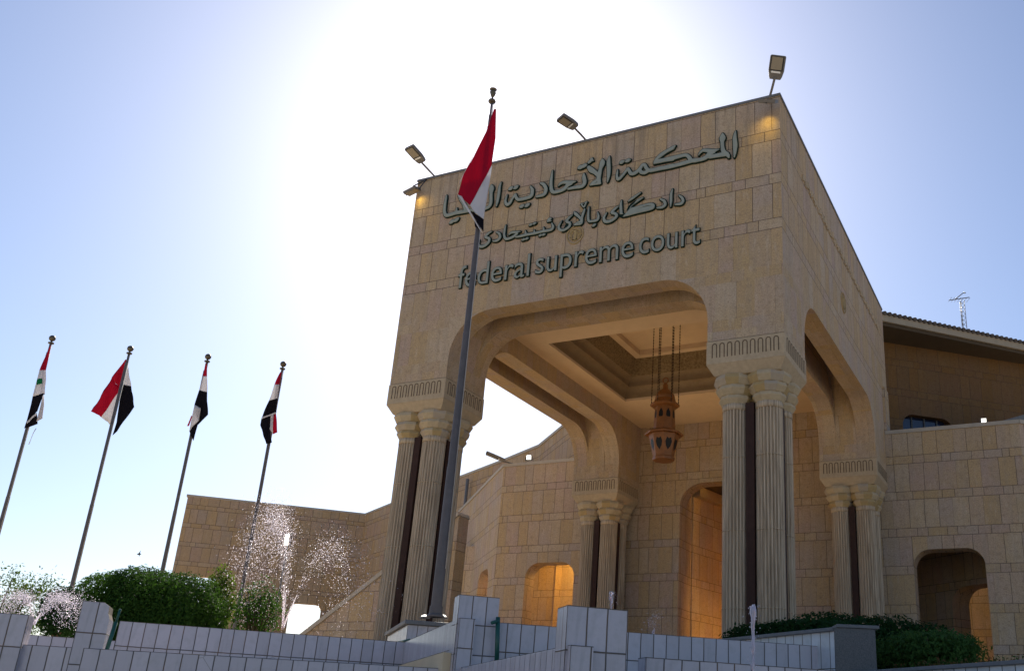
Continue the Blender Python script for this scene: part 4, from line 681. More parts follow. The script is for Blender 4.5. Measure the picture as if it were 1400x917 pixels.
def pane(body, za, zb_, r0, r1, hw, heart):
    for k in range(8):
        a = rt8 + math.pi/8 + k*math.pi/4; n = Vector((math.cos(a), math.sin(a), 0)); tt = Vector((-n.y, n.x, 0))
        cs = math.cos(math.pi/8); pts = []
        shape = [(0, -1), (.7, -.45), (1, .25), (.62, .9), (0, .68), (-.62, .9), (-1, .25), (-.7, -.45)] if heart else [(0, 1), (.7, .55), (.8, .1), (.5, -.1), (.9, -.5), (.7, -1), (-.7, -1), (-.9, -.5), (-.5, -.1), (-.8, .1), (-.7, .55)]
        zm, hz = (za+zb_)/2, (zb_-za)/2; q = []
        for x, z in shape:
            zz = zm+z*hz; rr = r0 + (r1-r0)*((zz-za)/(zb_-za))
            q.append(Vector((LX, LY, 0)) + n*(rr*cs+.004) + tt*(x*hw) + Vector((0, 0, zz)))
        mb = MB(); mb.face(q); mb.face([p - n*.03 for p in q][::-1])
        for i in range(len(q)): j = (i+1) % len(q); mb.face([q[i], q[j], q[j]-n*.03, q[i]-n*.03])
        mb.build('window_pane', M['dark'], body)
pane(lo_, 10.36, 10.80, .39, .493, .115, True); pane(up_, 11.25, 11.84, .362, .342, .10, False)
for k in range(6):
    a = .35 + k*math.pi/3; mb = MB(); z = 12.0; i = 0; r = .46
    pts = [(LX+r*math.cos(a), LY+r*math.sin(a), z_) for z_ in [12.0 + j*.055 for j in range(58)]]; pts.append((pts[-1][0], pts[-1][1], zc+1.62))
    mb.tube(pts, [.007 if j % 2 else .021 for j in range(len(pts))], 6, smooth=False); mb.build('chain', M['chain'], lan)

# ------------------------------------------------------------------ lamps on the roof edges
def street_head(mb_arm, base, a, tip, lab, grp, wd=.40, und=None):
    base, a, tip = Vector(base), Vector(a), Vector(tip)
    t = thing('roof_lamp', lab, 'lamp', base, grp)
    mb = MB(); mb.tube([base-Vector((0, 0, .25)), base, base+(a-base)*.5, a+(tip-a)*.1], .035, 8); mb.build('arm', M['lampbody'], t)
    d = (tip-a).normalized(); L = (tip-a).length
    view = (CAM-a).normalized()
    dn = Vector((0, 0, -1)); dn = (dn - d*dn.dot(d)).normalized()      # underside
    if und: dn = (Vector(und) - d*Vector(und).dot(d)).normalized()
    s = d.cross(dn)
    mb = MB(); P = lambda u, v, h: a + d*(u*L) + s*(v*wd) + dn*h
    mb.prism([(0, -.34), (.12, -.42), (.36, -.5), (.96, -.5), (1, -.44), (1, .44), (.96, .5), (.36, .5), (.12, .42), (0, .34)], P(0, 0, -.1), d*L, s*wd, 1 if d.cross(s).dot(dn) > 0 else -1)
    # give the housing a real thickness
    bmv = [v for v in mb.bm.verts]
    for v in bmv:
        h = (v.co - P(0, 0, -.1)).dot(dn)
        if abs(h) > .2: v.co -= dn*(h-(.1 if h > 0 else -.1))
    hd_ = mb.build('lamp_head', M['lampbody'], t, bevel=.012)
    hh = .1-.1
    top = max((v.co + t.location - a).dot(dn) for v in hd_.data.vertices)
    def plate(u0, u1, v0, v1, h0, h1, nm, mt, par):
        mb = MB(); q = [P(u0, v0, h0), P(u1, v0, h0), P(u1, v1, h0), P(u0, v1, h0)]; q2 = [p + dn*(h1-h0) for p in q]
        mb.face(q2); mb.face(q[::-1])
        for i in range(4): j = (i+1) % 4; mb.face([q[i], q[j], q2[j], q2[i]])
        return mb.build(nm, mt, par)
    f = plate(.36, .97, -.43, .43, top-.004, top+.012, 'lens_frame', M['lampframe'], hd_)
    plate(.41, .93, -.35, .35, top+.008, top+.018, 'lens', M['lens'], hd_)
    plate(.27, .345, -.3, .3, top-.004, top+.010, 'reflector', M['reflector'], hd_)
    return t
G1 = 'street lamp heads leaning out from the roof edge of the portico'
street_head(None, on_y(595, 242, .15), on_y(577, 223, -.35), on_y(558, 202, -.95), 'grey lamp head leaning out at the left corner of the portico roof', G1, .40)
street_head(None, on_y(802, 193, .15), on_y(787, 176, -.35), on_y(765, 162, -.85), 'grey lamp head leaning out at the middle of the portico roof edge', G1, .40)
street_head(None, on_y(1052, 134, .15), on_y(1059, 109, -.25), on_y(1064, 76, -.62), 'grey lamp head standing upright at the right corner of the portico roof', G1, .42, und=(.15, -1, -.35))
street_head(None, on_y(700, 633, 13.9), on_y(690, 631, 13.3), on_y(664, 620, 12.8), 'small grey lamp head above the left wing wall seen through the portico', None, .38)
def flood(c, n, upv, w_, h_, lab, lit, nm='floodlight', grp=None, arm=None, glow=None):
    c = Vector(c); n = Vector(n).normalized(); t_ = Vector(upv).cross(n).normalized(); u_ = n.cross(t_)
    t = thing(nm, lab, 'floodlight', c, grp)
    def slab(w2, h2, d0, d1, name, mt, par):
        mb = MB(); mb.prism([(-w2, -h2), (w2, -h2), (w2, h2), (-w2, h2)], c+n*d0, t_, u_, d1-d0); return mb.build(name, mt, par, bevel=.006)
    hs = slab(w_/2, h_/2, -.09, 0, 'housing', M['lampbody'], t)
    slab(w_/2-.03, h_/2-.03, .001, .012, 'glass', M[lit], hs)
    if arm:
        mb = MB(); a = Vector(arm)
        for s in (-1, 1): mb.bar(c+t_*(s*(w_/2+.02)), a+t_*(s*(w_/2+.02)), .03, .03)
        mb.bar(a-t_*(w_/2+.04), a+t_*(w_/2+.04), .03, .03); mb.build('bracket', M['lampframe'], t)
    if glow:
        ld = bpy.data.lights.new('flood_glow', 'SPOT'); lo = bpy.data.objects.new('flood_glow', ld); COL.objects.link(lo)
        ld.energy = glow[0]; ld.color = glow[2]; ld.spot_size = R(glow[3]); ld.spot_blend = 1; ld.shadow_soft_size = .08
        lo.parent = t; lo.location = n*.03; lo.rotation_euler = (-Vector(glow[1])).to_track_quat('Z', 'Y').to_euler()
    return t
G2 = 'floodlights on the portico corners'
pL = on_y(564, 263, -.25)
flood(pL, (.25, .30, -.9), (0, 1, 0), .46, .36, 'flat floodlight on a bracket off the left top corner of the portico', 'lens', grp=G2, arm=on_y(574, 250, -.05), glow=(12, (.45, .5, -.55), (1, .66, .08), 95))
pR = on_y(1050, 141, -.42)
flood(pR, (-.25, .55, -.8), (1, 0, 0), .38, .46, 'flat floodlight seen edge on at the right top corner of the portico', 'lens', grp=G2, arm=on_y(1052, 136, -.05), glow=(15, (-.22, .5, -.62), (1, .66, .08), 95))
flood(on_y(723, 625, 13.6), (.25, -1, -.15), (0, 0, 1), .26, .24, 'small lit floodlight on top of the left wing wall', 'lit_white', arm=on_y(723, 629, 13.75))
flood(on_y(1345, 575, DP+.2), (.2, -1, -.15), (0, 0, 1), .22, .22, 'small lit floodlight on top of the right wing wall', 'lit_white', arm=on_y(1345, 579, DP+.3))
# interior lamps whose glow shows through the openings
def ceiling_lamp(c, e, col, lab, size=.4):
    t = thing('ceiling_lamp', lab, 'lamp', c)
    mb = MB(); mb.lathe(c, [(.16, c[2]+.02), (.2, c[2]+.1), (.2, c[2]+.14)], 20, smooth=True); mb.build('housing', M['lampframe'], t)
    mb = MB(); mb.lathe(c, [(.02, c[2]-.05), (.12, c[2]-.02), (.15, c[2]+.018)], 20, smooth=True); mb.build('glass', M['lit_warm'], t)
    ld = bpy.data.lights.new('lamp_glow', 'POINT'); lo = bpy.data.objects.new('lamp_glow', ld); COL.objects.link(lo)
    ld.energy = e; ld.color = col; ld.shadow_soft_size = size; lo.parent = t; lo.location = (0, 0, -.5)
WARM = (1, .58, .13)
ceiling_lamp((-8.2, 15.8, 9.15), 110, WARM, 'round ceiling lamp in the corridor behind the left wing arch')
ceiling_lamp((4.9, 15.35, 10.2), 900, WARM, 'round ceiling lamp in the vestibule behind the tall doorway')
ceiling_lamp((8.2, 20.3, 8.85), 7, (1, .74, .36), 'round ceiling lamp in the cloister behind the right wing arch')

for (gx, gy), lab in (((-2.6, 4.6), 'warm unseen uplight added in the portico floor near the left front columns'), ((2.6, 4.6), 'warm unseen uplight added in the portico floor near the right front columns'),
                      ((-2.6, 10.2), 'warm unseen uplight added in the portico floor near the left rear columns'), ((2.6, 10.2), 'warm unseen uplight added in the portico floor near the right rear columns')):
    t = thing('ground_light', lab, 'ground light', (gx, gy, 2.5))  # unseen uplights added to warm the portico ceiling and soffits
    mb = MB(); mb.lathe((gx, gy), [(.16, 2.5), (.16, 2.54), (.13, 2.55)], 18); mb.build('housing', M['lampbody'], t)
    mb = MB(); mb.lathe((gx, gy), [(.12, 2.552), (.08, 2.565), (.02, 2.57)], 18, smooth=True); mb.build('glass', M['lit_warm'], t)
    ld = bpy.data.lights.new('added_uplight', 'SPOT'); lo = bpy.data.objects.new('added_uplight', ld); COL.objects.link(lo)
    ld.energy = 300; ld.color = (1, .64, .28); ld.spot_size = R(64); ld.spot_blend = 1; ld.shadow_soft_size = .3
    lo.parent = t; lo.location = (0, 0, .12); lo.rotation_euler = (math.pi, 0, 0)

# ------------------------------------------------------------------ flagpoles and flags
def flagpole(base, top, r0, r1, lab, grp, fin, bz):
    base = Vector(base); top = Vector((base.x, base.y, top)); t = thing('flagpole', lab, 'flagpole', (base.x, base.y, bz), grp)
    b = Vector((base.x, base.y, bz)); L = top.z-bz
    mb = MB(); q = [b + Vector((0, 0, L*f)) for f in (0, .02, .25, .251, .5, .501, .97, .971, 1)]
    rr = [r0, r0, r0*.86, r0*.79, r0*.68, r0*.62, r1, r1*.7, r1*.7]
    mb.tube(q, rr, 20); mb.build('pole', M['pole'], t)
    mb = MB(); mb.lathe((b.x, b.y), [(r0*1.6, bz), (r0*1.6, bz+.03), (r0*1.2, bz+.06), (r0*1.15, bz+.2)], 20); mb.build('base_flange', M['pole'], t)
    mb = MB()
    if fin == 'ball':
        mb.lathe((b.x, b.y), [(.05, top.z), (.10, top.z+.01), (.10, top.z+.05), (.04, top.z+.06), (.025, top.z+.14)], 16); mb.ball((b.x, b.y, top.z+.22), .115, 16)
    else:
        mb.lathe((b.x, b.y), [(.03, top.z-.03), (.075, top.z), (.09, top.z+.03), (.075, top.z+.07), (.03, top.z+.09), (.02, top.z+.14)], 16)
        mb.lathe((b.x, b.y), [(.02, top.z+.14), (.05, top.z+.20), (.075, top.z+.28), (.06, top.z+.33), (.09, top.z+.37), (.02, top.z+.35)], 8)
    mb.build('finial', M['finial'], t)
    mb = MB(); mb.tube([b+Vector((r0*1.25, -.02, .9)), Vector((b.x+r1*1.8, b.y-.03, top.z-.05))], .008, 5); mb.build('halyard', M['rope'], t)
    return t
NH = Vector((FW.x, FW.y, 0)).normalized()
def flag(pole, off, patches, lab, grp, mats, nm='flag', rip=.03):
    """draped cloth: each patch is a stripe area (four photo corners, material, depth offset per corner in metres)"""
    mb = MB(); rg = random.Random(len(patches)*7+int(abs(pole.x)*10)); ph = rg.random()*6
    for pts, mi, dz in patches:
        if not hasattr(dz, '__len__'): dz = [dz]*4
        A = [CAM + ray(*p)*(((pole-CAM).dot(NH)+off+z)/ray(*p).dot(NH)) for p, z in zip(pts, dz)]   # cloth hangs in the upright plane through its pole
        nu, nv = 10, 8; grid = []
        for j in range(nv+1):
            v = j/nv; row = []
            for i in range(nu+1):
                u = i/nu
                p = (A[0]*(1-u)+A[1]*u)*(1-v) + (A[3]*(1-u)+A[2]*u)*v
                hh = (p-CAM).dot(RT)
                p = p + FW*(rip*math.sin(hh*16+p.z*2.0+ph)+rip*.6*math.sin(hh*31-p.z*3))
                row.append(mb.bm.verts.new(p))
            grid.append(row)
        for j in range(nv):
            for i in range(nu):
                f = mb.bm.faces.new((grid[j][i], grid[j][i+1], grid[j+1][i+1], grid[j+1][i])); f.material_index = mi; f.smooth = True
    bmesh.ops.remove_doubles(mb.bm, verts=mb.bm.verts, dist=.004)
    top = max(mb.bm.verts, key=lambda v: v.co.z).co.copy()
    o = mb.build(nm, [M[k] for k in mats], None)
    me = o.data
    for v in me.vertices: v.co -= top
    o.location = top
    sm = o.modifiers.new('cloth', 'SOLIDIFY'); sm.thickness = .008
    return tag(o, lab, 'flag', grp)
CL = ['red', 'white', 'black', 'green', 'magenta', 'rope']
GP = 'row of four flagpoles on the left'; GF = 'flags hanging on the row of four poles'
pol = []
for (bx, by), lab in (((69.5, 470), 'grey flagpole leftmost of the row of four'), ((176.5, 484), 'grey flagpole second from the left behind the clipped shrub'),
                  ((283, 495), 'grey flagpole third from the left rising behind the clipped shrub'), ((386, 505), 'grey flagpole rightmost of the row before the end wall')):
    p = on_z(bx, by, 13.9); flagpole((p.x, p.y, 2.5), 13.9, .095, .06, lab, GP, 'ball', 2.5); pol.append(p)
z5 = lambda *q: [(a/3.276, 440+b/3.276) for a, b in q]
D1, D2, D3, D4 = pol
flag(D1, -.22, [(z5((222, 104), (228, 106), (206, 216), (177, 216)), 0, (0, 0, .1, -.05)), (z5((177, 216), (206, 216), (200, 325), (145, 335)), 1, (-.05, .1, .12, -.1)),
     (z5((170, 256), (187, 252), (189, 275), (166, 281)), 3, (-.12, -.06, -.05, -.15)), (z5((145, 335), (198, 318), (170, 400), (122, 440)), 2, (-.1, .1, .05, 0)),
     (z5((188, 330), (198, 330), (190, 432), (166, 446)), 1, (-.05, .15, .15, -.05)), (z5((122, 440), (166, 405), (172, 456), (112, 476)), 2, (0, .03, .05, .05)),
     (z5((206, 150), (211, 150), (196, 330), (190, 330)), 4, (.12, .14, .2, .16)), (z5((118, 446), (164, 408), (164, 416), (118, 456)), 1, -.08),
     (z5((163, 476), (166, 476), (128, 548), (124, 548)), 5, 0)], 'furled red white and black flag with green emblem on the leftmost pole', GF, CL)
flag(D2, .16, [(z5((562, 168), (570, 170), (540, 300), (500, 250)), 0, 0), (z5((562, 168), (500, 250), (410, 400), (410, 400)), 0, (0, .05, .1, .1)), (z5((500, 250), (540, 300), (455, 426), (410, 400)), 0, (.05, 0, .1, .1)),
     (z5((540, 300), (548, 290), (496, 462), (455, 426)), 1, (0, 0, .05, .1)), (z5((566, 185), (572, 185), (586, 288), (546, 278)), 1, (0, 0, .1, 0)),
     (z5((546, 278), (586, 288), (602, 380), (520, 450)), 2, (0, .1, .15, 0)), (z5((520, 450), (602, 380), (524, 488), (504, 508)), 2, (0, .15, .05, 0))],
     'flag spread open behind its pole with red half left and black half right', GF, CL)
flag(D3, -.22, [(z5((922, 186), (927, 186), (930, 243), (909, 243)), 0, 0), (z5((909, 243), (930, 243), (929, 314), (890, 306)), 1, (-.05, 0, .08, -.08)),
     (z5((890, 306), (929, 314), (933, 415), (872, 372)), 2, (-.08, .08, .12, -.05)), (z5((872, 372), (933, 415), (884, 462), (888, 440)), 2, (-.05, .12, 0, 0)),
     (z5((872, 370), (897, 386), (888, 442), (846, 490)), 1, (-.12, -.06, -.05, -.1)), (z5((856, 420), (862, 420), (846, 466), (837, 466)), 0, .05),
     (z5((846, 490), (888, 442), (884, 462), (868, 532)), 2, (-.04, 0, .02, 0))], 'furled flag with black point and white fold on the third pole', GF, CL)
flag(D4, -.20, [(z5((1255, 224), (1260, 224), (1250, 280), (1230, 280)), 0, 0), (z5((1230, 280), (1250, 280), (1243, 342), (1203, 352)), 1, (-.05, 0, .06, -.08)),
     (z5((1203, 352), (1243, 342), (1240, 406), (1172, 432)), 2, (-.08, .06, .08, -.05)), (z5((1172, 427), (1236, 404), (1236, 410), (1172, 434)), 1, -.14),
     (z5((1170, 434), (1212, 414), (1206, 480), (1165, 462)), 2, (-.06, .04, .03, -.04)), (z5((1165, 462), (1206, 480), (1216, 540), (1194, 546)), 2, (-.04, .03, 0, 0)),
     (z5((1210, 414), (1226, 410), (1222, 500), (1206, 480)), 1, (.05, .06, .05, .04)), (z5((1226, 410), (1238, 406), (1244, 494), (1220, 503)), 0, (.05, .08, .08, .05))],
     'furled flag with white cord across black cloth on the rightmost pole', GF, CL)
mp = on_z(595, 843, 3.44); MD = (mp-CAM).dot(FW)
ztop = 15.1
flagpole((mp.x, mp.y, 3.44), ztop, .104, .037, 'tall grey flagpole in front of the portico on a tiled plinth', None, 'crown', 3.44)
z6 = lambda *q: [(540+a/4.168, 60+b/4.168) for a, b in q]
flag(mp, -.20, [(z6((566, 372), (577, 372), (575, 540), (520, 500)), 0, (0, 0, .1, -.1)), (z6((520, 500), (575, 540), (551, 690), (450, 640)), 0, (-.1, .1, .12, -.16)),
     (z6((450, 640), (551, 690), (520, 752), (392, 742)), 0, (-.16, .12, .05, -.2)), (z6((392, 742), (520, 752), (428, 918), (358, 858)), 0, (-.2, .05, -.05, -.12)),
     (z6((551, 690), (553, 700), (512, 962), (428, 918)), 1, (.12, .12, .1, -.05)), (z6((428, 918), (512, 962), (507, 1000), (455, 960)), 1, (-.05, .1, .08, -.02)),
     (z6((358, 858), (380, 868), (500, 1080), (488, 1068)), 1, (-.16, -.16, -.1, -.1)), (z6((432, 950), (507, 1000), (504, 1070), (452, 990)), 2, (0, .08, .06, 0)),
     (z6((452, 1000), (470, 1015), (480, 1058), (455, 1040)), 2, .05), (z6((546, 430), (552, 420), (370, 790), (362, 800)), 1, (.02, .02, -.1, -.1))],
     'large red and white flag with a dark folded tip draped on the tall front pole', None, CL, rip=.02)

# ------------------------------------------------------------------ stepped tiled fountain
fnt = thing('fountain', 'stepped fountain walls clad in white tiles with square pillars and green pipes', 'fountain', (3, -9, 0))
def tile_wall(mb, p, q, zt_, zb, th):
    p, q = Vector((*p, 0)), Vector((*q, 0)); d = (q-p); L = d.length; d.normalize(); n = Vector((d.y, -d.x, 0)); Z = Vector((0, 0, 1))
    a, b, c, e = p, q, q-n*th, p-n*th; h = zb-zt_
    up = lambda v, z: Vector((v.x, v.y, z))
    mb.face([up(a, zb), up(b, zb), up(b, zt_), up(a, zt_)], 0, [(0, h), (L, h), (L, 0), (0, 0)])
    mb.face([up(c, zb), up(e, zb), up(e, zt_), up(c, zt_)], 0, [(0, h), (L, h), (L, 0), (0, 0)])
    mb.face([up(b, zb), up(c, zb), up(c, zt_), up(b, zt_)], 0, [(0, h), (th, h), (th, 0), (0, 0)])
    mb.face([up(e, zb), up(a, zb), up(a, zt_), up(e, zt_)], 0, [(0, h), (th, h), (th, 0), (0, 0)])
    mb.face([up(a, zt_), up(b, zt_), up(c, zt_), up(e, zt_)], 0, [(0, 0), (L, 0), (L, -th), (0, -th)])
Z2, Z1 = 2.95, 2.30
for p, q, zt_ in (((-2.80, -9.62), (.36, -6.07), Z2), ((.362, -6.075), (3.98, -9.60), Z2), ((4.20, -9.07), (8.12, -5.50), Z2), ((-7.0, -14.6), (-2.803, -9.625), 2.63),
                 ((-4.2, -15.6), (3.66, -9.17), Z1), ((3.662, -9.175), (7.5, -12.90), Z1), ((7.68, -11.60), (9.9, -9.35), Z1)):
    mb = MB(); tile_wall(mb, p, q, zt_, 0, .22); mb.build('basin_wall', M['tile'], fnt, bevel=.006)
def pillar(a, wd, dp, zt_, broken=False):
    mb = MB(); a = Vector((*a, 0)); d = Vector((S2, S2, 0)); b = a + d*wd
    tile_wall(mb, a[:2], b[:2], zt_, 0, dp)
    if broken:                                                       # a corner of tiles has come away and shows the rubble behind
        mb.bm.free(); mb = MB(); Z = Vector((0, 0, 1)); n = Vector((d.y, -d.x, 0))
        prof = [(0, 0), (wd, 0), (wd, zt_-.21), (wd-.03, zt_-.14), (wd-.035, zt_-.05), (wd-.11, zt_), (0, zt_)]
        P = lambda x, z, k: a + d*x + Z*z - n*k
        mb.face([P(x, z, 0) for x, z in prof], 0, [(x, z-zt_) for x, z in prof])
        mb.face([P(x, z, dp) for x, z in prof][::-1], 0, [(x, z-zt_) for x, z in prof][::-1])
        for i in range(len(prof)):
            (x0, z0), (x1, z1) = prof[i], prof[(i+1) % len(prof)]
            mb.face([P(x0, z0, 0), P(x1, z1, 0), P(x1, z1, dp), P(x0, z0, dp)], 1 if i in (2, 3, 4) else 0, [(0, z0-zt_), (0, z1-zt_), (dp, z1-zt_), (dp, z0-zt_)])
        return mb.build('pillar', [M['tile'], M['bark']], fnt)
    return mb.build('pillar', M['tile'], fnt, bevel=.008)
pillar((3.90, -9.55), .575, .36, 3.275); pillar((7.42, -12.86), .60, .32, 2.66)
pillar((-.12, -12.28), .36, .36, 2.89, True); pillar((-.78, -12.98), .40, .34, 2.66)
pq = pillar((-1.15, -14.1), .01, .01, .2); bpy.data.objects.remove(pq)
def pipe(pts, r=.028):
    mb = MB(); mb.tube(pts, r, 10); mb.build('pipe', M['pipe'], fnt)
pipe([on_y(681, 843, -9.25), on_y(679, 906, -9.25)], .032); pipe([on_y(672, 851, -9.35), on_y(682, 848, -9.25)], .024)
pipe([on_z(1095, 884, 2.985), on_z(1120, 882, 2.985), on_z(1127, 884, 2.97), Vector((on_z(1127, 884, 2.97).x, on_z(1127, 884, 2.97).y, 2.3))], .03)
pb = on_y(157, 850, -11.95); pipe([pb+Vector((.02, 0, .0)), pb+Vector((-.03, -.02, -.5))], .026); pipe([pb+Vector((.02, 0, -.02)), pb+Vector((.05, 0, .17))], .016)
pipe([on_z(545, 877, 2.99), on_z(560, 874, 2.99)], .022); pipe([on_z(612, 912, 2.33), on_z(640, 914, 2.33)], .026)
pl_ = thing('plinth', 'square tiled plinth with a grey slab top carrying the tall flagpole', 'plinth', (.4, -4.6, 2.5))
F = Vector((-.24, -5.26, 0)); dA = Vector((S2, S2, 0)); dBk = Vector((-S2, S2, 0))
F = F - dA*.0
mb = MB(); tile_wall(mb, F[:2], (F+dA*2.4)[:2], 3.36, 2.4, 3.2); mb.build('tiled_body', M['tile'], pl_)
mb = MB(); mb.prism([(-.07, -.07), (2.47, -.07), (2.47, 3.3), (-.07, 3.3)], F+Vector((0, 0, 3.363)), dA, dBk, .08); mb.build('slab', M['slab'], pl_, bevel=.01)
for px, lab in ((581, 'small lit ground light left of the flagpole foot'), (605, 'small lit ground light right of the flagpole foot')):
    c = on_z(px, 843, 3.47); t = thing('ground_light', lab, 'ground light', (c.x, c.y, 3.444), 'ground lights at the flagpole foot')
    mb = MB(); mb.lathe((c.x, c.y), [(.10, 3.446), (.10, 3.47), (.08, 3.475)], 16); mb.build('housing', M['lampbody'], t)
    mb = MB(); mb.lathe((c.x, c.y), [(.075, 3.476), (.06, 3.50), (.02, 3.515)], 16, smooth=True); mb.build('glass', M['lit_white'], t)

# planter and low wall on the right
pn = thing('planter', 'white panelled planter with a grey cap and dark granite end beside the portico', 'planter', (7.6, -5.2, 2.5))
A_, B_, = (6.09, -4.24), (8.30, -5.87)
mb = MB(); tile_wall(mb, A_, B_, 3.2, 2.0, .55); mb.build('panelled_side', M['tile_far'], pn)
ga, gb = Vector((8.302, -5.875, 0)), Vector((8.82, -6.28, 0)) 
gb = Vector((8.86, -5.63, 0))
mb = MB(); dG = (gb-ga).normalized()
mb.prism([(0.0, 0), (.62, 0), (.62, .5), (.0, .5)], ga+Vector((.01, -.012, 2.0)), dG, Vector((-dG.y, dG.x, 0)), 1.2); mb.build('granite_end', M['granite'], pn)
dP_ = (Vector((*B_, 0))-Vector((*A_, 0))).normalized(); nP = Vector((dP_.y, -dP_.x, 0))
mb = MB(); mb.prism([(-1.2, -.60), (2.745, -.60), (2.745, .06), (-1.2, .06)], Vector((*A_, 3.203)), dP_, nP, .055)
mb.prism([(0.03, -.035), (.68, -.035), (.68, .5), (.03, .5)], ga+Vector((.01, -.012, 3.203)), dG, Vector((-dG.y, dG.x, 0)), .05); mb.build('cap', M['slab'], pn, bevel=.008)
lw = thing('low_wall', 'low white panelled wall with a grey cap at the lower right corner', 'wall', (9.8, -7, 0))
mb = MB(); tile_wall(mb, (8.32, -5.60), (12.6, -9.85), 2.56, 0, .4); mb.build('panelled_side', M['tile_far'], lw)
dL = Vector((4.28, -4.25, 0)).normalized(); nL = Vector((dL.y, -dL.x, 0))
mb = MB(); mb.prism([(-.05, -.45), (6.1, -.45), (6.1, .05), (-.05, .05)], Vector((8.32, -5.60, 2.562)), dL, nL, .05); mb.build('cap', M['slab'], lw, bevel=.008)

# ------------------------------------------------------------------ fountain water
def spray(nozzle, jets, lab, seed, size=(.003, .0078)):
    mb = MB(); rg = random.Random(seed); nz = Vector(nozzle); RH = Vector((RT.x, RT.y, 0)).normalized(); DH = Vector((FW.x, FW.y, 0)).normalized()
    for (lat, dep, vz, n, sp, tmax, wgt) in jets:
        for k in range(n):
            t = (rg.random()**wgt)*tmax
            s = 1+rg.gauss(0, sp); g = 1 + rg.gauss(0, sp*.6)
            v = vz*g; d = lat*(1+rg.gauss(0, sp*2.2))+rg.gauss(0, sp*2.0); e = dep+rg.gauss(0, sp*3.2)
            p = nz + RH*(d*t) + DH*(e*t) + Vector((0, 0, v*t-4.9*t*t))
            if p.z < 2.5: continue
            r = rg.uniform(*size)*(1 if rg.random() > .06 else 1.7)
            dv_ = (RH*d + DH*e + Vector((0, 0, v-9.8*t))).normalized(); x = dv_.cross(Vector((.3, .5, .2))).normalized(); y = dv_.cross(x)
            st = r*rg.uniform(1.0, 2.0)
            vs = [mb.bm.verts.new(p+q) for q in (x*r, y*r, -x*r, -y*r, dv_*st, -dv_*st)]
            for i in range(4):
                mb.bm.faces.new((vs[i], vs[(i+1) % 4], vs[4])).smooth = True; mb.bm.faces.new((vs[(i+1) % 4], vs[i], vs[5])).smooth = True
        q = [nz + RH*(lat*t) + DH*(dep*t) + Vector((0, 0, vz*t-4.9*t*t)) for t in [i*tmax*.02 for i in range(7)]]
        mb.tube(q, [.022, .02, .018, .015, .012, .008, .003], 7)
    o = mb.build('water_spray', M['water']); o.location = nz
    for v in o.data.vertices: v.co -= nz
    return tag(o, lab, 'water spray', 'fountain water')
n1 = at_depth(386, 860, 19)
spray(n1, [(-.78, 0, 6.75, 3900, .08, 1.24, .62), (-.45, .1, 6.2, 1500, .11, 1.2, .75), (1.30, .1, 5.75, 2300, .10, 1.15, .55)], 'tall spray of droplets falling in two plumes before the end wall', 3)
n2 = at_depth(46, 853, 12.6)
spray(n2, [(-.95, 0, 2.7, 2200, .10, .52, .6), (.95, .05, 2.75, 2600, .11, .54, .6)], 'low wide fan of droplets between the left fountain pillars', 4, (.002, .005))
n3 = at_depth(893, 870, 15); spray(n3, [(.25, 0, 2.6, 160, .12, .5, .7), (-.3, 0, 2.2, 120, .12, .45, .7)], 'faint scatter of droplets beside the right fountain pillar', 6, (.003, .006))
def jet(px, y0, y1, D, lab, rr):
    a, b = at_depth(px-1, y1, D), at_depth(px, y0, D); mb = MB(); rg = random.Random(px); n = 16; pts = []; rad = []
    for i in range(n+1):
        f = i/n; pts.append(a.lerp(b, f) + RT*rg.gauss(0, rr*.22)); rad.append(rr*(.35+.75*f)*(1+rg.gauss(0, .25)) if i < n else rr*.5)
    mb.tube(pts, [max(r, rr*.2) for r in rad], 8)
    for k in range(70):
        p = a.lerp(b, rg.random()**.7) + RT*rg.gauss(0, rr*1.3) + FW*rg.gauss(0, rr); mb.ball(p, rg.uniform(.003, .007), 5)
    o = mb.build('water_jet', M['water']); o.location = a
    for v in o.data.vertices: v.co -= a
    tag(o, lab, 'water jet', 'fountain water')
jet(1030, 826, 918, 8.9, 'thin upright water jet in front of the right hedge', .026)
jet(836, 808, 832, 13.5, 'short water jet just behind the right fountain pillar', .028)

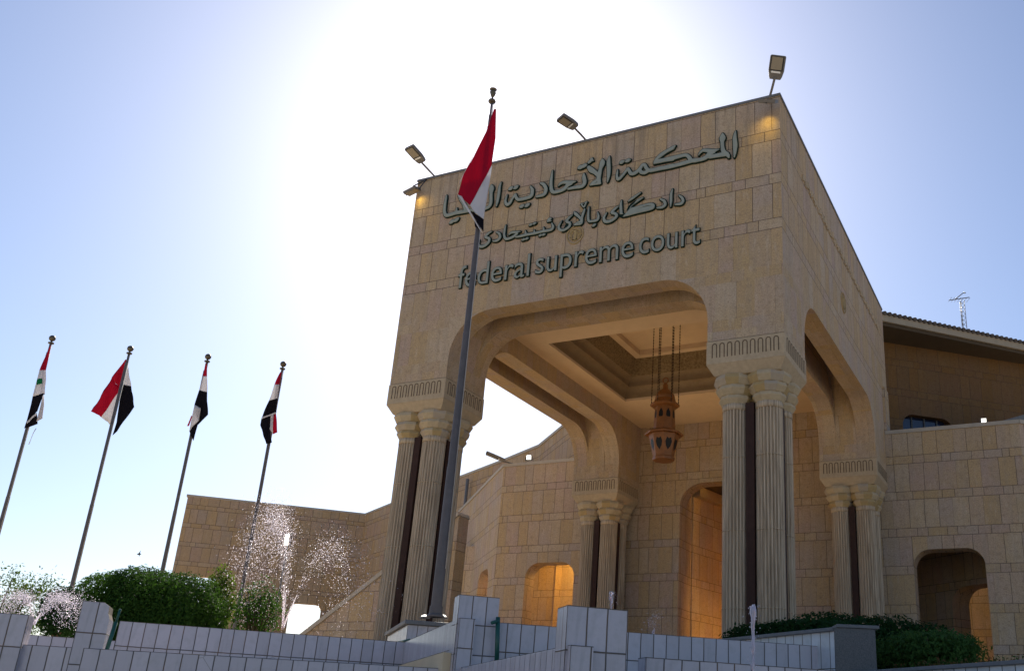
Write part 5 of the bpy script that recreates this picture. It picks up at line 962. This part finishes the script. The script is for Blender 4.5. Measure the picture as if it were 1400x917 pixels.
# ------------------------------------------------------------------ plants
def leaf(mb, p, s, rg, nrm=None, mi=0):
    n = Vector((rg.gauss(0, 1), rg.gauss(0, 1), rg.gauss(0, 1)))
    if nrm is not None: n = n*.55 + Vector(nrm)
    if n.length < 1e-3: n = Vector((0, 0, 1))
    n.normalize(); x = n.cross(Vector((rg.gauss(0, 1), rg.gauss(0, 1), rg.gauss(0, 1)))).normalized(); y = n.cross(x); l = s*rg.uniform(.7, 1.4); w_ = l*.42
    v = [mb.bm.verts.new(p+q) for q in (-x*l*.5, y*w_*.5+n*l*.06, x*l*.5, -y*w_*.5+n*l*.06)]
    f = mb.bm.faces.new(v); f.material_index = mi
def hedge(name, c, half, N, size, mt, lab, cat, seed, power=3.0, bark=True, shag=.10, ax=None, dense=True):
    """clipped shrub: leaves spread over and just under a rounded box, twigs inside"""
    rg = random.Random(seed); c = Vector(c); t = thing(name, lab, cat, (c.x, c.y, c.z-half[2])); mb = MB()
    ux = Vector(ax).normalized() if ax else Vector((1, 0, 0)); uy = Vector((-ux.y, ux.x, 0))
    for k in range(N):
        d = Vector((rg.gauss(0, 1), rg.gauss(0, 1), rg.gauss(0, 1))).normalized()
        r = (abs(d.x)**power + abs(d.y)**power + abs(d.z)**power)**(-1/power)
        lump = 1 + .05*math.sin(d.x*9+seed)*math.sin(d.z*8+1) + .04*math.sin(d.y*13+seed*2)
        q = r*lump*(1 - abs(rg.gauss(0, shag))) + max(0, rg.gauss(0, shag*.22))
        p = c + ux*(d.x*q*half[0]) + uy*(d.y*q*half[1]) + Vector((0, 0, d.z*q*half[2]))
        leaf(mb, p, size, rg, ux*d.x+uy*d.y+Vector((0, 0, d.z+.3)))
    for k in range(N//4 if dense else 0):                                            # denser growth inside, so that no sky shows through the middle
        d = Vector((rg.gauss(0, 1), rg.gauss(0, 1), rg.gauss(0, 1))).normalized(); q = (abs(d.x)**power + abs(d.y)**power + abs(d.z)**power)**(-1/power)*rg.uniform(.35, .88)
        leaf(mb, c + ux*(d.x*q*half[0]) + uy*(d.y*q*half[1]) + Vector((0, 0, d.z*q*half[2])), size*2.2, rg)
    mb.build('foliage', mt, t)
    mb = MB()
    for k in range(14):
        a = rg.random()*6.28; mb.tube([c-Vector((0, 0, half[2]))+ux*(.15*math.cos(a)*half[0]), c+ux*(.6*math.cos(a)*half[0])+uy*(.6*math.sin(a)*half[1])+Vector((0, 0, half[2]*rg.uniform(-.1, .55)))], [.035, .012], 5)
    mb.build('stems', M['bark'], t)
    return t
hedge('clipped_shrub', at_depth(201, 842, 22)+Vector((0, 0, -.25)), (1.72, 1.5, 1.28), 42000, .075, M['leaf_hedge'], 'large clipped green shrub shaped like a low dome behind the tiled wall', 'shrub', 21, 2.8, shag=.09, ax=RT.xy.to_3d())
hedge('dark_shrub', at_depth(84, 836, 17), (.36, .4, .45), 1500, .09, M['leaf_dark'], 'small dark shrub in the gap behind the left fountain pillar', 'shrub', 22, 2.2, shag=.2)
hedge('lime_shrub', at_depth(297, 822, 24.5), (.42, .5, .95), 2600, .10, M['leaf_lime'], 'upright yellow green shrub at the right end of the clipped dome', 'shrub', 23, 1.7, shag=.32, dense=False)
hedge('loose_shrub', at_depth(352, 835, 23), (.70, .7, .80), 2300, .09, M['leaf_hedge'], 'loose green shrub seen through the fountain spray', 'shrub', 24, 1.6, shag=.42, dense=False)
hedge('box_hedge', at_depth(1186, 888, 18.6), (1.75, .85, .62), 9000, .085, M['leaf_dark'], 'dark clipped hedge behind the granite planter end', 'hedge', 25, 4.0, ax=(S2, S2*.8, 0))
hedge('box_hedge', (6.95, -3.75, 3.20), (1.45, .42, .34), 5200, .08, M['leaf_dark'], 'narrow dark hedge growing along the planter cap by the right column', 'hedge', 26, 3.6, ax=(.80, -.40, 0), shag=.16)
hedge('ground_hedge', at_depth(1265, 890, 16.5), (1.15, .8, .34), 4200, .075, M['leaf_grass'], 'low green ground shrub before the right wing arch', 'shrub', 27, 2.6, ax=(S2, -S2, 0), shag=.2)
rg = random.Random(9); mb = MB()
for k in range(900):
    u = rg.random(); p = Vector((8.9, -5.75, 2.5)).lerp(Vector((12.2, -9.0, 2.5)), u) + Vector((rg.uniform(.1, .9), rg.uniform(.1, .9), 0))
    h = rg.uniform(.08, .26); b = Vector((rg.gauss(0, .05), rg.gauss(0, .05), h)); s = Vector((rg.gauss(0, 1), rg.gauss(0, 1), 0)).normalized()*.012
    mb.face([p-s, p+s, p+b], 0 if rg.random() < .35 else 1)
    leaf(mb, p+b*.9, .05, rg, None, 0 if rg.random() < .35 else 1)
o = mb.build('ground_cover', [M['leaf_grass'], M['leaf_red']]); tag(o, 'reddish and green ground cover along the low wall at lower right', 'ground cover', kind='stuff')
def tree(c, hgt, rad, N, size, mt, lab, seed):
    rg = random.Random(seed); c = Vector(c); t = thing('tree', lab, 'tree', c); mb = MB(); tips = []
    top = c + Vector((0, 0, hgt*.55)); hgt *= .94; mb.tube([c, c+Vector((.1, 0, hgt*.28)), top], [.22, .17, .10], 9)
    for k in range(26):
        a = rg.random()*6.28; z0 = rg.uniform(.3, .55)*hgt; e = c + Vector((math.cos(a)*rad*rg.uniform(.35, .95), math.sin(a)*rad*rg.uniform(.35, .95), hgt*rg.uniform(.55, 1.0)))
        b = c + Vector((.08, 0, z0)); md = b.lerp(e, .5) + Vector((0, 0, .25)); mb.tube([b, md, e], [.07, .04, .015], 6); tips += [md.lerp(e, .5), e, e]
    mb.build('trunk', M['bark'], t)
    mb = MB()
    for k in range(N):
        q = rg.choice(tips); p = q + Vector((rg.gauss(0, .34), rg.gauss(0, .34), rg.gauss(0, .26))); leaf(mb, p, size, rg, (0, 0, .5))
    mb.build('crown', mt, t)
tree(at_depth(-14, 868, 42)-Vector((0, 0, 2.4)), 5.3, 2.0, 6500, .14, M['leaf_tree'], 'thin leafed green tree at the left edge of the picture', 31)

# ------------------------------------------------------------------ small things
q = at_depth(394, 738, 30); t = thing('lamp_post', 'thin lamp post with a lit square head before the end wall', 'lamp', (q.x, q.y, 2.5))
mb = MB(); mb.tube([(q.x, q.y, 2.5), (q.x, q.y, q.z-.2)], [.035, .028], 8); mb.build('post', M['lampbody'], t)
mb = MB(); mb.box(q.x-.10, q.x+.10, q.y-.06, q.y+.06, q.z-.2, q.z+.2); hd2 = mb.build('lamp_head', M['lampbody'], t, bevel=.01)
mb = MB(); mb.box(q.x-.085, q.x+.085, q.y-.075, q.y-.062, q.z-.18, q.z+.18); mb.build('lamp_glass', M['lit_white'], hd2)
b = on_z(1318, 446, 18.4); t = thing('aerial', 'lattice mast with a television aerial on the tiled roof', 'aerial', (b.x, b.y, 18.3))
tp = at_depth(1314, 404, (b-CAM).dot(FW)).z; mb = MB(); r = .11
cs = [(b.x+r*math.cos(a), b.y+r*math.sin(a)) for a in (.3, 2.4, 4.5)]
for x, y in cs: mb.tube([(x, y, 18.2), (x, y, tp)], .015, 5)
k = 0; z = 18.4
while z < tp-.1:
    for i in range(3): mb.tube([(*cs[i], z), (*cs[(i+1) % 3], z+.2)], .009, 4)
    z += .2
mb.build('mast', M['alu'], t)
mb = MB(); bo = Vector((b.x, b.y, tp+.02)); ax_ = Vector((RT.x, RT.y, 0)).normalized(); mb.tube([bo-ax_*.55-Vector((0, 0, .04)), bo+ax_*.35+Vector((0, 0, .14))], .02, 6)
for k in range(7):
    c = bo + ax_*(-.5+k*.13); mb.tube([c-Vector((-ax_.y, ax_.x, 0))*.22, c+Vector((-ax_.y, ax_.x, 0))*.22], .009, 4)
mb.tube([bo-ax_*.3, bo+ax_*.12+Vector((0, 0, .36))], .02, 6); mb.tube([bo+ax_*.12+Vector((0, 0, .36)), bo+ax_*.2+Vector((0, 0, .34))], .03, 6)
mb.build('antenna_boom', M['alu'], t)
q = at_depth(190, 757, 40); mb = MB()
mb.tube([q-RT*.09, q-RT*.03, q+RT*.04, q+RT*.10], [.006, .035, .035, .008], 8)
mb.face([q+UP*.02-RT*.03, q+UP*.02+RT*.04, q+UP*.16+RT*.06+FW*.05]); mb.face([q-RT*.03, q+RT*.04, q-UP*.10+RT*.05-FW*.06])
o = mb.build('bird', M['bird']); o.location = q
for v in o.data.vertices: v.co -= q
tag(o, 'tiny dark bird flying in the sky above the clipped shrub', 'bird')
# inner wall lamp and post glimpsed through the right arch
